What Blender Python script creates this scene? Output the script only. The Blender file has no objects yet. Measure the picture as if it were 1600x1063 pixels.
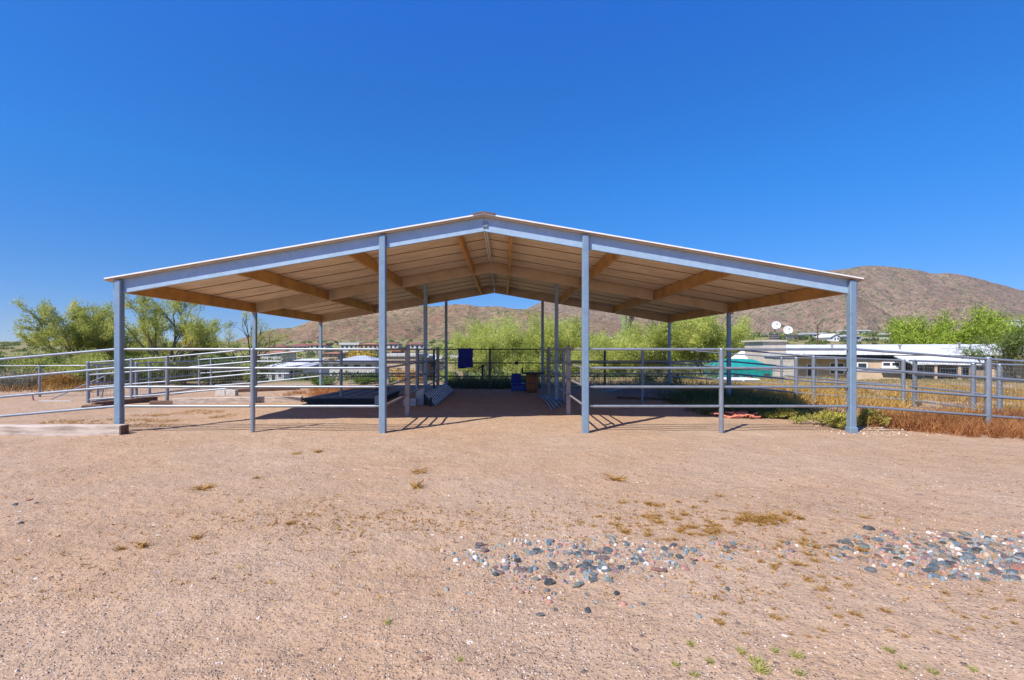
import bpy, math, random
import numpy as np
from mathutils import Vector, Matrix
R = random.Random(7)
NR = np.random.default_rng(11)
scene = bpy.context.scene
COL = scene.collection
F = 757.0          # focal length in 1600-wide photo pixels
CX, CY, CH = 787.0, 546.0, 1.53

def P(px, py, Y):
    return ((px-CX)/F*Y, Y, CH-(py-CY)/F*Y)
def XP(px, Y): return (px-CX)/F*Y
def ZP(py, Y): return CH-(py-CY)/F*Y
def G(px, py):
    Y = CH*F/(py-CY)
    return ((px-CX)/F*Y, Y)

# ------------------------------------------------------------------ terrain height
def sstep(t):
    t = np.clip(t, 0, 1); return t*t*(3-2*t)
_perm = np.random.default_rng(5).random((256, 256))
def vnoise(x, y):
    x = np.asarray(x, float); y = np.asarray(y, float)
    xi = np.floor(x).astype(int); yi = np.floor(y).astype(int)
    fx = x-xi; fy = y-yi
    fx = fx*fx*(3-2*fx); fy = fy*fy*(3-2*fy)
    a = _perm[xi % 256, yi % 256]; b = _perm[(xi+1) % 256, yi % 256]
    c = _perm[xi % 256, (yi+1) % 256]; d = _perm[(xi+1) % 256, (yi+1) % 256]
    return (a*(1-fx)+b*fx)*(1-fy)+(c*(1-fx)+d*fx)*fy
def fbm(x, y, o=4, g=.5):
    s = 0; a = 1; t = 0
    for i in range(o):
        s = s+a*vnoise(x*2**i+17.3*i, y*2**i+9.1*i); t += a; a *= g
    return s/t
def terr(x, y):
    x = np.asarray(x, float); y = np.asarray(y, float)
    z = -4.8*sstep((y-20.5)/50)
    z = z+18*sstep((y-150)/480)+8*sstep((y-110)/190)*sstep((x/np.maximum(y, 1)-.40)/.12)
    z = z-2.0*sstep((-x-40)/200)
    far = sstep((np.hypot(x, y)-26)/60)
    z = z+far*(fbm(x/35, y/35, 3)-.5)*3
    near = 1-sstep((np.hypot(x, y-8)-30)/40)
    z = z+near*((fbm(x*.9+3, y*.9, 3)-.5)*.05+(fbm(x*4, y*4, 3)-.5)*.018)
    # the yard floor under the posts stays level
    return z
def tz(x, y): return float(terr(x, y))

# ------------------------------------------------------------------ node helpers
def newmat(name):
    m = bpy.data.materials.new(name); m.use_nodes = True
    nt = m.node_tree; b = nt.nodes['Principled BSDF']
    return m, nt, b
def node(nt, t, **kw):
    n = nt.nodes.new(t)
    for k, v in kw.items(): setattr(n, k, v)
    return n
def ramp(nt, stops, interp='LINEAR'):
    n = nt.nodes.new('ShaderNodeValToRGB'); cr = n.color_ramp; cr.interpolation = interp
    while len(cr.elements) < len(stops): cr.elements.new(.5)
    for e, (p, c) in zip(cr.elements, stops):
        e.position = p; e.color = (*c, 1)
    return n
def noise(nt, co, scale, detail=4, rough=.55):
    n = nt.nodes.new('ShaderNodeTexNoise'); n.inputs['Scale'].default_value = scale
    n.inputs['Detail'].default_value = detail; n.inputs['Roughness'].default_value = rough
    if co is not None: nt.links.new(co, n.inputs['Vector'])
    return n
def voro(nt, co, scale, feature='F1'):
    n = nt.nodes.new('ShaderNodeTexVoronoi'); n.feature = feature
    n.inputs['Scale'].default_value = scale; nt.links.new(co, n.inputs['Vector'])
    return n
def mixc(nt, fac, a, b, mode='MIX'):
    n = nt.nodes.new('ShaderNodeMix'); n.data_type = 'RGBA'; n.blend_type = mode
    for s, v in ((n.inputs[0], fac), (n.inputs[6], a), (n.inputs[7], b)):
        if hasattr(v, 'links'): nt.links.new(v, s)
        elif isinstance(v, tuple): s.default_value = (*v, 1)
        else: s.default_value = v
    return n.outputs[2]
def mth(nt, op, a, b=None, clamp=False):
    n = nt.nodes.new('ShaderNodeMath'); n.operation = op; n.use_clamp = clamp
    for s, v in ((n.inputs[0], a), (n.inputs[1], b)):
        if v is None: continue
        if hasattr(v, 'links'): nt.links.new(v, s)
        else: s.default_value = v
    return n.outputs[0]
def coords(nt, kind='Object'):
    return nt.nodes.new('ShaderNodeTexCoord').outputs[kind]
def bump(nt, h, dist, strength=1.0, normal=None):
    n = nt.nodes.new('ShaderNodeBump'); n.inputs['Distance'].default_value = dist
    n.inputs['Strength'].default_value = strength; nt.links.new(h, n.inputs['Height'])
    if normal is not None: nt.links.new(normal, n.inputs['Normal'])
    return n.outputs[0]

def simple(name, col, rough=.6, metal=0., var=.12, scale=6., bmp=0., spec=.5, dirt=None, stretch=None):
    m, nt, b = newmat(name)
    co = coords(nt)
    if stretch:
        mp = nt.nodes.new('ShaderNodeMapping'); mp.inputs['Scale'].default_value = stretch
        nt.links.new(co, mp.inputs[0]); co = mp.outputs[0]
    n = noise(nt, co, scale, 5, .6)
    c2 = dirt if dirt else tuple(max(0, x*(1-2*var)) for x in col)
    c1 = tuple(min(1, x*(1+var)) for x in col)
    r = ramp(nt, [(.3, c2), (.6, c1)])
    nt.links.new(n.outputs[0], r.inputs[0]); nt.links.new(r.outputs[0], b.inputs['Base Color'])
    b.inputs['Roughness'].default_value = rough; b.inputs['Metallic'].default_value = metal
    b.inputs['Specular IOR Level'].default_value = spec
    if bmp:
        nt.links.new(bump(nt, n.outputs[0], bmp), b.inputs['Normal'])
    return m

def leafmat(name, stops, trans=.35):
    m, nt, b = newmat(name)
    a = node(nt, 'ShaderNodeAttribute', attribute_name='tone')
    r = ramp(nt, stops); nt.links.new(a.outputs['Fac'], r.inputs[0])
    nt.links.new(r.outputs[0], b.inputs['Base Color'])
    b.inputs['Roughness'].default_value = .6; b.inputs['Specular IOR Level'].default_value = .2
    t = nt.nodes.new('ShaderNodeBsdfTranslucent'); nt.links.new(r.outputs[0], t.inputs[0])
    mx = nt.nodes.new('ShaderNodeMixShader'); mx.inputs[0].default_value = trans
    nt.links.new(b.outputs[0], mx.inputs[1]); nt.links.new(t.outputs[0], mx.inputs[2])
    nt.links.new(mx.outputs[0], nt.nodes['Material Output'].inputs[0])
    return m

# ------------------------------------------------------------------ materials
M = {}
def steel(name, col, rust, metal=.45, rough=.42):
    m, nt, b = newmat(name); co = coords(nt)
    n = noise(nt, co, 7, 5, .65); r = ramp(nt, [(.25, tuple(x*.86 for x in col)), (.7, tuple(x*1.07 for x in col))]); nt.links.new(n.outputs[0], r.inputs[0])
    mp = nt.nodes.new('ShaderNodeMapping'); mp.inputs['Scale'].default_value = (1, 1, .25); nt.links.new(co, mp.inputs[0])
    n2 = noise(nt, mp.outputs[0], 21, 4, .7); f = ramp(nt, [(.60, (0, 0, 0)), (.68, (1, 1, 1))]); nt.links.new(n2.outputs[0], f.inputs[0])
    nt.links.new(mixc(nt, mth(nt, 'MULTIPLY', f.outputs[0], rust), r.outputs[0], (.17, .10, .06)), b.inputs['Base Color'])
    b.inputs['Metallic'].default_value = metal
    rr_ = mth(nt, 'ADD', mth(nt, 'MULTIPLY', n.outputs[0], .25), rough-.12); nt.links.new(rr_, b.inputs['Roughness'])
    nt.links.new(bump(nt, n2.outputs[0], .0012), b.inputs['Normal'])
    return m
M['galv'] = steel('galvanised_pipe', (.27, .30, .335), .5)
M['galv_post'] = steel('galvanised_post', (.215, .305, .395), .3, .25)
M['galv_old'] = steel('weathered_pipe', (.29, .26, .25), .8, .3, .5)
M['pipe_dark'] = steel('shade_darkened_pipe', (.085, .085, .09), .6, .2, .5)  # rear fence pipe: the shade under the roof is put into its colour
M['galv_beam'] = steel('galvanised_rafter', (.33, .455, .58), .12, .08)
M['panel'] = simple('tan_roof_underside', (.68, .55, .39), .55, 0, .10, 1.6, stretch=(1, 3, 1))
M['purlin'] = simple('ochre_purlin', (.46, .235, .06), .5, 0, .16, 2.5)
M['midrafter'] = simple('tan_rafter', (.50, .40, .27), .55, 0, .08, 3)
M['rooftop'] = simple('white_roof_trim', (.80, .77, .72), .4, 0, .05, 5)
M['brownmetal'] = simple('brown_ridge_cap', (.16, .10, .06), .5, .1, .15, 8)
M['black'] = simple('black_rubber', (.012, .012, .015), .6, 0, .3, 9, bmp=.004)
M['blackmetal'] = simple('black_metal', (.015, .015, .018), .45, .3, .2, 9)
M['blue'] = simple('blue_cloth', (.012, .03, .30), .75, 0, .2, 9, bmp=.01)
M['blueplastic'] = simple('blue_plastic', (.012, .035, .32), .35, 0, .1, 9)
M['wood'] = simple('grey_timber', (.48, .40, .33), .85, 0, .2, 7, bmp=.006, dirt=(.27, .20, .15), stretch=(.35, 3, 3))
M['wooddark'] = simple('brown_timber', (.15, .085, .055), .85, 0, .25, 7, bmp=.006, stretch=(.35, 3, 3))
M['barrelwood'] = simple('barrel_wood', (.34, .13, .035), .7, 0, .2, 8, stretch=(6, 6, .5))
M['block'] = simple('concrete_block', (.50, .46, .42), .9, 0, .12, 14, bmp=.004)
M['hose'] = simple('faded_orange_hose', (.62, .20, .12), .6, 0, .15, 9)
M['whitepaint'] = simple('white_paint', (.78, .78, .78), .5, 0, .06, 3)
M['offwhite'] = simple('off_white_wall', (.52, .50, .47), .8, 0, .08, 2)
M['tanwall'] = simple('tan_stucco', (.50, .37, .25), .85, 0, .08, 2, bmp=.01)
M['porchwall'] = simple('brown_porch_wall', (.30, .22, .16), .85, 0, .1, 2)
M['beigeblock'] = simple('beige_block', (.52, .45, .36), .85, 0, .08, 2)
M['pinkwall'] = simple('salmon_stucco', (.50, .33, .22), .85, 0, .08, 2)
M['tile'] = simple('terracotta_tile', (.36, .15, .09), .8, 0, .2, 3, dirt=(.26, .12, .08))
M['redtile'] = simple('maroon_tile', (.22, .085, .07), .8, 0, .2, 3)
M['greyroof'] = simple('grey_shingle', (.42, .44, .50), .7, 0, .1, 3)
M['darkroof'] = simple('dark_roof', (.06, .05, .05), .7, 0, .2, 3)
M['glass'] = simple('dark_glass', (.03, .04, .055), .12, 0, .1, 2, spec=.7)
M['teal'] = simple('teal_tarp', (.012, .25, .205), .55, 0, .15, 3, bmp=.02)
M['bark'] = simple('palo_verde_bark', (.20, .17, .10), .85, 0, .25, 10, bmp=.01, dirt=(.10, .08, .05))
M['barkdark'] = simple('dark_bark', (.09, .065, .05), .9, 0, .25, 10, bmp=.01)
M['pole'] = simple('creosote_pole', (.12, .065, .045), .9, 0, .2, 6)
M['stem'] = simple('dry_stem', (.20, .14, .08), .85, 0, .2, 10)
M['wire'] = simple('galvanised_wire', (.20, .21, .22), .5, .3, .1, 10)
M['saguaro'] = simple('saguaro_skin', (.20, .25, .11), .8, 0, .2, 6)
M['saguarodead'] = simple('dead_saguaro', (.035, .03, .028), .9, 0, .2, 6)

L = {}
L['palo_dull'] = leafmat('palo_verde_leaves_olive', [(0, (.19, .21, .05)), (.4, (.43, .46, .11)), (.85, (.60, .60, .17)), (1, (.70, .58, .10))], .5)
L['palo_bright'] = leafmat('palo_verde_leaves_lime', [(0, (.20, .25, .045)), (.45, (.52, .56, .13)), (1, (.72, .72, .24))], .5)
L['lime'] = leafmat('fresh_green_leaves', [(0, (.13, .20, .02)), (.5, (.34, .44, .05)), (1, (.52, .58, .12))], .45)
L['scrub'] = leafmat('desert_scrub_leaves', [(0, (.06, .075, .03)), (.5, (.13, .15, .055)), (1, (.24, .25, .09))])
L['green'] = leafmat('mid_green_leaves', [(0, (.06, .10, .02)), (.5, (.14, .21, .045)), (1, (.25, .31, .08))])
L['sage'] = leafmat('grey_sage_leaves', [(0, (.14, .13, .09)), (.5, (.27, .26, .19)), (1, (.42, .40, .31))])
L['rust'] = leafmat('rusty_dry_weeds', [(0, (.15, .06, .03)), (.4, (.38, .15, .055)), (.75, (.52, .26, .10)), (1, (.62, .44, .23))], .25)
L['gold'] = leafmat('golden_flowers', [(0, (.16, .12, .04)), (.3, (.40, .25, .08)), (.6, (.58, .38, .14)), (.8, (.68, .42, .07)), (1, (.78, .54, .06))], .3)
L['yellow'] = leafmat('yellow_flowers', [(0, (.45, .36, .02)), (.5, (.70, .55, .02)), (1, (.85, .72, .06))], .3)
L['brittle'] = leafmat('brittlebush_leaves', [(0, (.20, .20, .05)), (.5, (.46, .45, .12)), (1, (.62, .58, .20))], .45)
L['dry'] = leafmat('dry_straw', [(0, (.19, .085, .02)), (.5, (.42, .22, .05)), (1, (.58, .37, .12))], .2)
L['drypale'] = leafmat('pale_straw', [(0, (.30, .20, .09)), (.5, (.48, .36, .18)), (1, (.62, .50, .28))], .2)
L['sagegrass'] = leafmat('pale_field_grass', [(0, (.16, .14, .05)), (.4, (.34, .27, .12)), (.8, (.50, .36, .15)), (1, (.58, .36, .08))], .3)
M['roofsheet'] = simple('white_roof_sheet', (.70, .70, .69), .55, 0, .10, 1.3, dirt=(.46, .46, .46), stretch=(3.5, .25, 1))
L['orange'] = leafmat('orange_bloom', [(0, (.34, .24, .04)), (.5, (.58, .38, .04)), (1, (.66, .52, .07))], .3)

# ------------------------------------------------------------------ object helpers
def tag(o, label=None, cat=None, group=None, kind=None):
    if label: o['label'] = label
    if cat: o['category'] = cat
    if group: o['group'] = group
    if kind: o['kind'] = kind
    return o
def empty(name, loc, label, cat, group=None):
    o = bpy.data.objects.new(name, None); o.empty_display_size = .2
    COL.objects.link(o); o.location = loc
    return tag(o, label, cat, group)
def link(name, me, mat, parent=None):
    if mat and not me.materials: me.materials.append(mat)
    o = bpy.data.objects.new(name, me); COL.objects.link(o)
    if parent is not None:
        o.parent = parent
        top = Vector((0, 0, 0)); q = parent
        while q is not None: top += q.location; q = q.parent
        o.location = -top          # geometry is authored in world coordinates
    return o

class MB:
    def __init__(s): s.v = []; s.f = []; s.sm = []
    def add(s, vs, fs, smooth=False):
        b = len(s.v); s.v += [tuple(q) for q in vs]
        s.f += [tuple(b+i for i in f) for f in fs]; s.sm += [smooth]*len(fs)
        return s
    def hexa(s, c):      # 8 corners: bottom 4 ccw, top 4 ccw
        return s.add(c, [(3, 2, 1, 0), (4, 5, 6, 7), (0, 1, 5, 4), (1, 2, 6, 5), (2, 3, 7, 6), (3, 0, 4, 7)])
    def box(s, x0, x1, y0, y1, z0, z1):
        return s.hexa([(x0, y0, z0), (x1, y0, z0), (x1, y1, z0), (x0, y1, z0), (x0, y0, z1), (x1, y0, z1), (x1, y1, z1), (x0, y1, z1)])
    def rbox(s, c, sx, sy, sz, rz=0, tilt=None, bev=0):
        m = Matrix.Rotation(rz, 3, 'Z')
        if tilt: m = m @ Matrix.Rotation(tilt[0], 3, 'X') @ Matrix.Rotation(tilt[1], 3, 'Y')
        b = min(bev, sx*.4, sy*.4, sz*.4)
        cs = []
        if not b:
            for z in (-.5, .5):
                for x, y in ((-.5, -.5), (.5, -.5), (.5, .5), (-.5, .5)):
                    cs.append(Vector(c)+m @ Vector((x*sx, y*sy, z*sz)))
            return s.hexa(cs)
        rings = []
        for z, k in ((-.5*sz, b), (-.5*sz+b, 0), (.5*sz-b, 0), (.5*sz, b)):
            hx, hy = .5*sx-k, .5*sy-k
            ring = [(-hx+b, -hy), (hx-b, -hy), (hx, -hy+b), (hx, hy-b), (hx-b, hy), (-hx+b, hy), (-hx, hy-b), (-hx, -hy+b)]
            rings.append([Vector(c)+m @ Vector((x, y, z)) for x, y in ring])
        vs = [q for r in rings for q in r]
        fs = [tuple(range(7, -1, -1)), tuple(range(24, 32))]
        for k in range(3):
            for i in range(8):
                fs.append((k*8+i, k*8+(i+1) % 8, k*8+8+(i+1) % 8, k*8+8+i))
        return s.add(vs, fs)
    def beam(s, p0, p1, w, h, off=0.):   # top at p.z, vertical sides, horizontal width w
        p0 = Vector(p0); p1 = Vector(p1); d = (p1-p0); n = Vector((-d.y, d.x, 0)).normalized()
        a = n*(w/2+off); b = n*(-w/2+off); dn = Vector((0, 0, -h))
        return s.hexa([p0+b+dn, p1+b+dn, p1+a+dn, p0+a+dn, p0+b, p1+b, p1+a, p0+a])
    def channel(s, p0, p1, w, h, side=1, t=.012):   # C-section: web on one side, two flanges
        n = side
        s.beam(p0, p1, t, h, n*(w/2-t/2))
        s.beam(p0, p1, w-t, t, -n*t/2)
        dz = Vector((0, 0, -(h-t)))
        s.beam(Vector(p0)+dz, Vector(p1)+dz, w-t, t, -n*t/2)
        return s
    def tube(s, pts, r, n=10, caps=True, r1=None):
        pts = [Vector(p) for p in pts]; rings = []
        up = None
        for i, p in enumerate(pts):
            d = (pts[min(i+1, len(pts)-1)]-pts[max(i-1, 0)]).normalized()
            if up is None:
                up = Vector((0, 0, 1)) if abs(d.z) < .9 else Vector((1, 0, 0))
            a = d.cross(up).normalized(); b = a.cross(d).normalized(); up = b
            rr = r if r1 is None else r+(r1-r)*i/(len(pts)-1)
            rings.append([p+(a*math.cos(2*math.pi*k/n)+b*math.sin(2*math.pi*k/n))*rr for k in range(n)])
        b0 = len(s.v)
        vs = [q for rg in rings for q in rg]
        fs = []
        for i in range(len(pts)-1):
            for k in range(n):
                fs.append((i*n+k, i*n+(k+1) % n, (i+1)*n+(k+1) % n, (i+1)*n+k))
        s.add(vs, fs, True)
        if caps:
            s.add(rings[0], [tuple(range(n-1, -1, -1))]); s.add(rings[-1], [tuple(range(n))])
        return s
    def lathe(s, c, prof, n=20, axis=None):
        m = axis if axis else Matrix.Identity(3)
        vs = []; fs = []
        for r, z in prof:
            for k in range(n):
                a = 2*math.pi*k/n
                vs.append(Vector(c)+m @ Vector((r*math.cos(a), r*math.sin(a), z)))
        for i in range(len(prof)-1):
            for k in range(n):
                fs.append((i*n+k, i*n+(k+1) % n, (i+1)*n+(k+1) % n, (i+1)*n+k))
        s.add(vs, fs, True)
        return s
    def mesh(s, name):
        me = bpy.data.meshes.new(name); me.from_pydata(s.v, [], s.f)
        me.polygons.foreach_set('use_smooth', s.sm); me.update()
        return me
    def obj(s, name, mat, parent=None): return link(name, s.mesh(name), mat, parent)

def quads_mesh(name, V, tone=None):
    V = np.asarray(V, np.float32); N, K, _ = V.shape
    me = bpy.data.meshes.new(name)
    me.vertices.add(N*K); me.vertices.foreach_set('co', V.reshape(-1))
    me.loops.add(N*K); me.loops.foreach_set('vertex_index', np.arange(N*K, dtype=np.int32))
    me.polygons.add(N); me.polygons.foreach_set('loop_start', np.arange(0, N*K, K, dtype=np.int32))
    me.polygons.foreach_set('loop_total', np.full(N, K, np.int32))
    me.update(calc_edges=True)
    if tone is not None:
        a = me.attributes.new('tone', 'FLOAT', 'FACE'); a.data.foreach_set('value', np.asarray(tone, np.float32))
    return me
def unit(v): return v/np.maximum(np.linalg.norm(v, axis=-1, keepdims=True), 1e-9)
def leafquads(C, D, ln, wd, rng):
    """elongated diamond leaves at C along D"""
    N = len(C); D = unit(D)
    r = unit(rng.normal(size=(N, 3))); W = unit(np.cross(D, r))
    ln = np.asarray(ln).reshape(-1, 1)*np.ones((N, 1)); wd = np.asarray(wd).reshape(-1, 1)*np.ones((N, 1))
    return np.stack([C-D*ln/2, C+W*wd/2, C+D*ln/2, C-W*wd/2], 1)
def blades(B, T, wd, rng):
    """thin upright blades from base B to tip T (triangles as quads)"""
    N = len(B); d = T-B; r = rng.normal(size=(N, 3)); W = unit(np.cross(d, r))*np.asarray(wd).reshape(-1, 1)
    mid = B+d*.55+rng.normal(size=(N, 3))*np.linalg.norm(d, axis=1, keepdims=True)*.06
    return np.concatenate([np.stack([B-W, B+W, mid+W*.8, mid-W*.8], 1), np.stack([mid-W*.8, mid+W*.8, T+W*.15, T-W*.15], 1)], 0)

# ------------------------------------------------------------------ sky, sun, camera
SUN = Vector((-.464, -.464, .755)).normalized()
w = bpy.data.worlds.new('World'); scene.world = w; w.use_nodes = True
nt = w.node_tree; bg = nt.nodes['Background']
sky = nt.nodes.new('ShaderNodeTexSky'); sky.sky_type = 'NISHITA'; sky.sun_disc = False
sky.sun_elevation = math.asin(SUN.z); sky.sun_rotation = math.radians(225)
sky.altitude = 700; sky.air_density = 1.0; sky.dust_density = 0; sky.ozone_density = 6
hs = nt.nodes.new('ShaderNodeHueSaturation'); hs.inputs['Saturation'].default_value = 1.2
nt.links.new(sky.outputs[0], hs.inputs['Color']); 

# clear dry desert air: deepen the blue with height above the horizon
tcw = nt.nodes.new('ShaderNodeTexCoord'); sxw = nt.nodes.new('ShaderNodeSeparateXYZ'); nt.links.new(tcw.outputs['Generated'], sxw.inputs[0])
rw = ramp(nt, [(0, (.38, .48, .74)), (.05, (.33, .44, .67)), (.14, (.35, .54, .75)), (.31, (.32, .76, 1.01)), (.46, (.40, .83, 1.155)), (.585, (.44, .90, 1.40))]); nt.links.new(sxw.outputs[2], rw.inputs[0])
nt.links.new(mixc(nt, 1., hs.outputs[0], rw.outputs[0], 'MULTIPLY'), bg.inputs[0]); bg.inputs[1].default_value = .13
ld = bpy.data.lights.new('sun', 'SUN'); ld.energy = 5.0; ld.angle = math.radians(.5); ld.color = (1, .95, .87)
lo = bpy.data.objects.new('sun', ld); COL.objects.link(lo); lo.location = (-20, -20, 40)
lo.rotation_euler = (-SUN).to_track_quat('-Z', 'Y').to_euler()
cd = bpy.data.cameras.new('camera'); cam = bpy.data.objects.new('camera', cd); COL.objects.link(cam)
cam.location = (0, 0, CH); cam.rotation_euler = (math.radians(90), 0, 0)
cd.sensor_width = 36; cd.lens = F/1600*36; cd.shift_x = 13/1600; cd.shift_y = 14.5/1600
cd.clip_start = .05; cd.clip_end = 20000
scene.camera = cam
scene.view_settings.view_transform = 'Standard'; scene.view_settings.look = 'None'
scene.view_settings.exposure = 0.45; scene.view_settings.gamma = 1
scene.cycles.max_bounces = 8; scene.cycles.diffuse_bounces = 4
scene.cycles.sample_clamp_indirect = 6

# ------------------------------------------------------------------ ground
def ground_material():
    m, nt, b = newmat('desert_ground')
    co = coords(nt)
    big = noise(nt, co, .35, 5, .6); mid = noise(nt, co, 2.2, 6, .65); fine = noise(nt, co, 38, 4, .7)
    c = ramp(nt, [(.30, (.385, .262, .170)), (.42, (.435, .282, .172)), (.55, (.435, .300, .197)), (.70, (.475, .335, .222))]); nt.links.new(big.outputs[0], c.inputs[0])
    c2 = ramp(nt, [(.35, (.90, .885, .87)), (.65, (1.06, 1.05, 1.05))]); nt.links.new(mid.outputs[0], c2.inputs[0])
    base = mixc(nt, 1.0, c.outputs[0], c2.outputs[0], 'MULTIPLY')
    c3 = ramp(nt, [(.3, (.84, .83, .82)), (.5, (1.02, 1.02, 1.02)), (.72, (1.14, 1.13, 1.12))]); nt.links.new(fine.outputs[0], c3.inputs[0])
    base = mixc(nt, 1.0, base, c3.outputs[0], 'MULTIPLY')
    # gravel chips: small stones of mixed colours lying in the sand
    v = voro(nt, co, 62); sep = nt.nodes.new('ShaderNodeSeparateColor'); nt.links.new(v.outputs['Color'], sep.inputs[0])
    gc = ramp(nt, [(0, (.10, .06, .045)), (.07, (.30, .195, .13)), (.32, (.41, .275, .18)), (.58, (.48, .35, .245)), (.80, (.61, .50, .395)), (.93, (.75, .68, .60))], 'CONSTANT')
    nt.links.new(sep.outputs[0], gc.inputs[0])
    gmask = noise(nt, co, .6, 4, .6)
    gm = ramp(nt, [(.40, (.40, .40, .40)), (.60, (.92, .92, .92))]); nt.links.new(gmask.outputs[0], gm.inputs[0])
    inside = mth(nt, 'LESS_THAN', v.outputs['Distance'], .42)
    some = mth(nt, 'LESS_THAN', sep.outputs[1], gm.outputs[0])
    fac = mth(nt, 'MULTIPLY', mth(nt, 'MULTIPLY', inside, some), .66)
    base = mixc(nt, fac, base, gc.outputs[0])
    # bigger scattered pebbles, mostly far apart
    v2 = voro(nt, co, 17); sep2 = nt.nodes.new('ShaderNodeSeparateColor'); nt.links.new(v2.outputs['Color'], sep2.inputs[0])
    f2 = mth(nt, 'MULTIPLY', mth(nt, 'LESS_THAN', v2.outputs['Distance'], .26), mth(nt, 'LESS_THAN', sep2.outputs[1], .05))
    gc2 = ramp(nt, [(0, (.16, .11, .09)), (.35, (.33, .20, .15)), (.6, (.40, .33, .30)), (.85, (.72, .64, .56))], 'CONSTANT'); nt.links.new(sep2.outputs[2], gc2.inputs[0])
    base = mixc(nt, mth(nt, 'MULTIPLY', f2, .85), base, gc2.outputs[0])
    # beyond the yard: scrubby, browner soil with olive ground cover
    sp = nt.nodes.new('ShaderNodeSeparateXYZ'); nt.links.new(co, sp.inputs[0])
    sn = noise(nt, co, .16, 6, .7)
    scr = ramp(nt, [(.36, (.36, .23, .13)), (.46, (.26, .22, .09)), (.55, (.15, .16, .055)), (.72, (.24, .23, .10))]); nt.links.new(sn.outputs[0], scr.inputs[0])
    yy = mth(nt, 'ADD', sp.outputs[1], mth(nt, 'MULTIPLY', mid.outputs[0], 4))
    ff = nt.nodes.new('ShaderNodeMapRange'); ff.inputs['From Min'].default_value = 22.5; ff.inputs['From Max'].default_value = 27; nt.links.new(yy, ff.inputs[0])
    base = mixc(nt, ff.outputs[0], base, scr.outputs[0])
    # a reddish patch of soil on the right and dark manure under the roof
    nt.links.new(base, b.inputs['Base Color'])
    b.inputs['Roughness'].default_value = .95; b.inputs['Specular IOR Level'].default_value = .15
    hg = mth(nt, 'MULTIPLY', mth(nt, 'SUBTRACT', .42, v.outputs['Distance'], True), some)
    h = mth(nt, 'ADD', mth(nt, 'MULTIPLY', hg, 1.7), mth(nt, 'MULTIPLY', fine.outputs[0], .8))
    nb = bump(nt, h, .012, 1.0)
    nb2 = bump(nt, mth(nt, 'ADD', mid.outputs[0], mth(nt, 'MULTIPLY', noise(nt, co, 7, 5, .65).outputs[0], .7)), .05, 1.0, nb)
    nt.links.new(nb2, b.inputs['Normal'])
    return m
nr, na = 190, 420
rr = .35*np.exp(np.linspace(0, math.log(5000/.35), nr))
aa = np.linspace(0, 2*np.pi, na, endpoint=False)
XX = np.outer(rr, np.cos(aa)); YY = np.outer(rr, np.sin(aa))+3.0
ZZ = terr(XX, YY)
V = np.stack([XX, YY, ZZ], -1).reshape(-1, 3)
V = np.vstack([V, [[0, 3.0, tz(0, 3)]]])
i0 = (np.arange(nr-1)[:, None]*na+np.arange(na)[None, :]); i1 = (np.arange(nr-1)[:, None]*na+(np.arange(na)[None, :]+1) % na)
Q = np.stack([i0, i0+na, i1+na, i1], -1).reshape(-1, 4)
me = bpy.data.meshes.new('ground')
tri = [(len(V)-1, k, (k+1) % na) for k in range(na)]
me.from_pydata(V.tolist(), [], Q.tolist()+tri); me.polygons.foreach_set('use_smooth', [True]*len(me.polygons)); me.update()
tag(link('ground', me, ground_material()), kind='structure')

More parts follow.
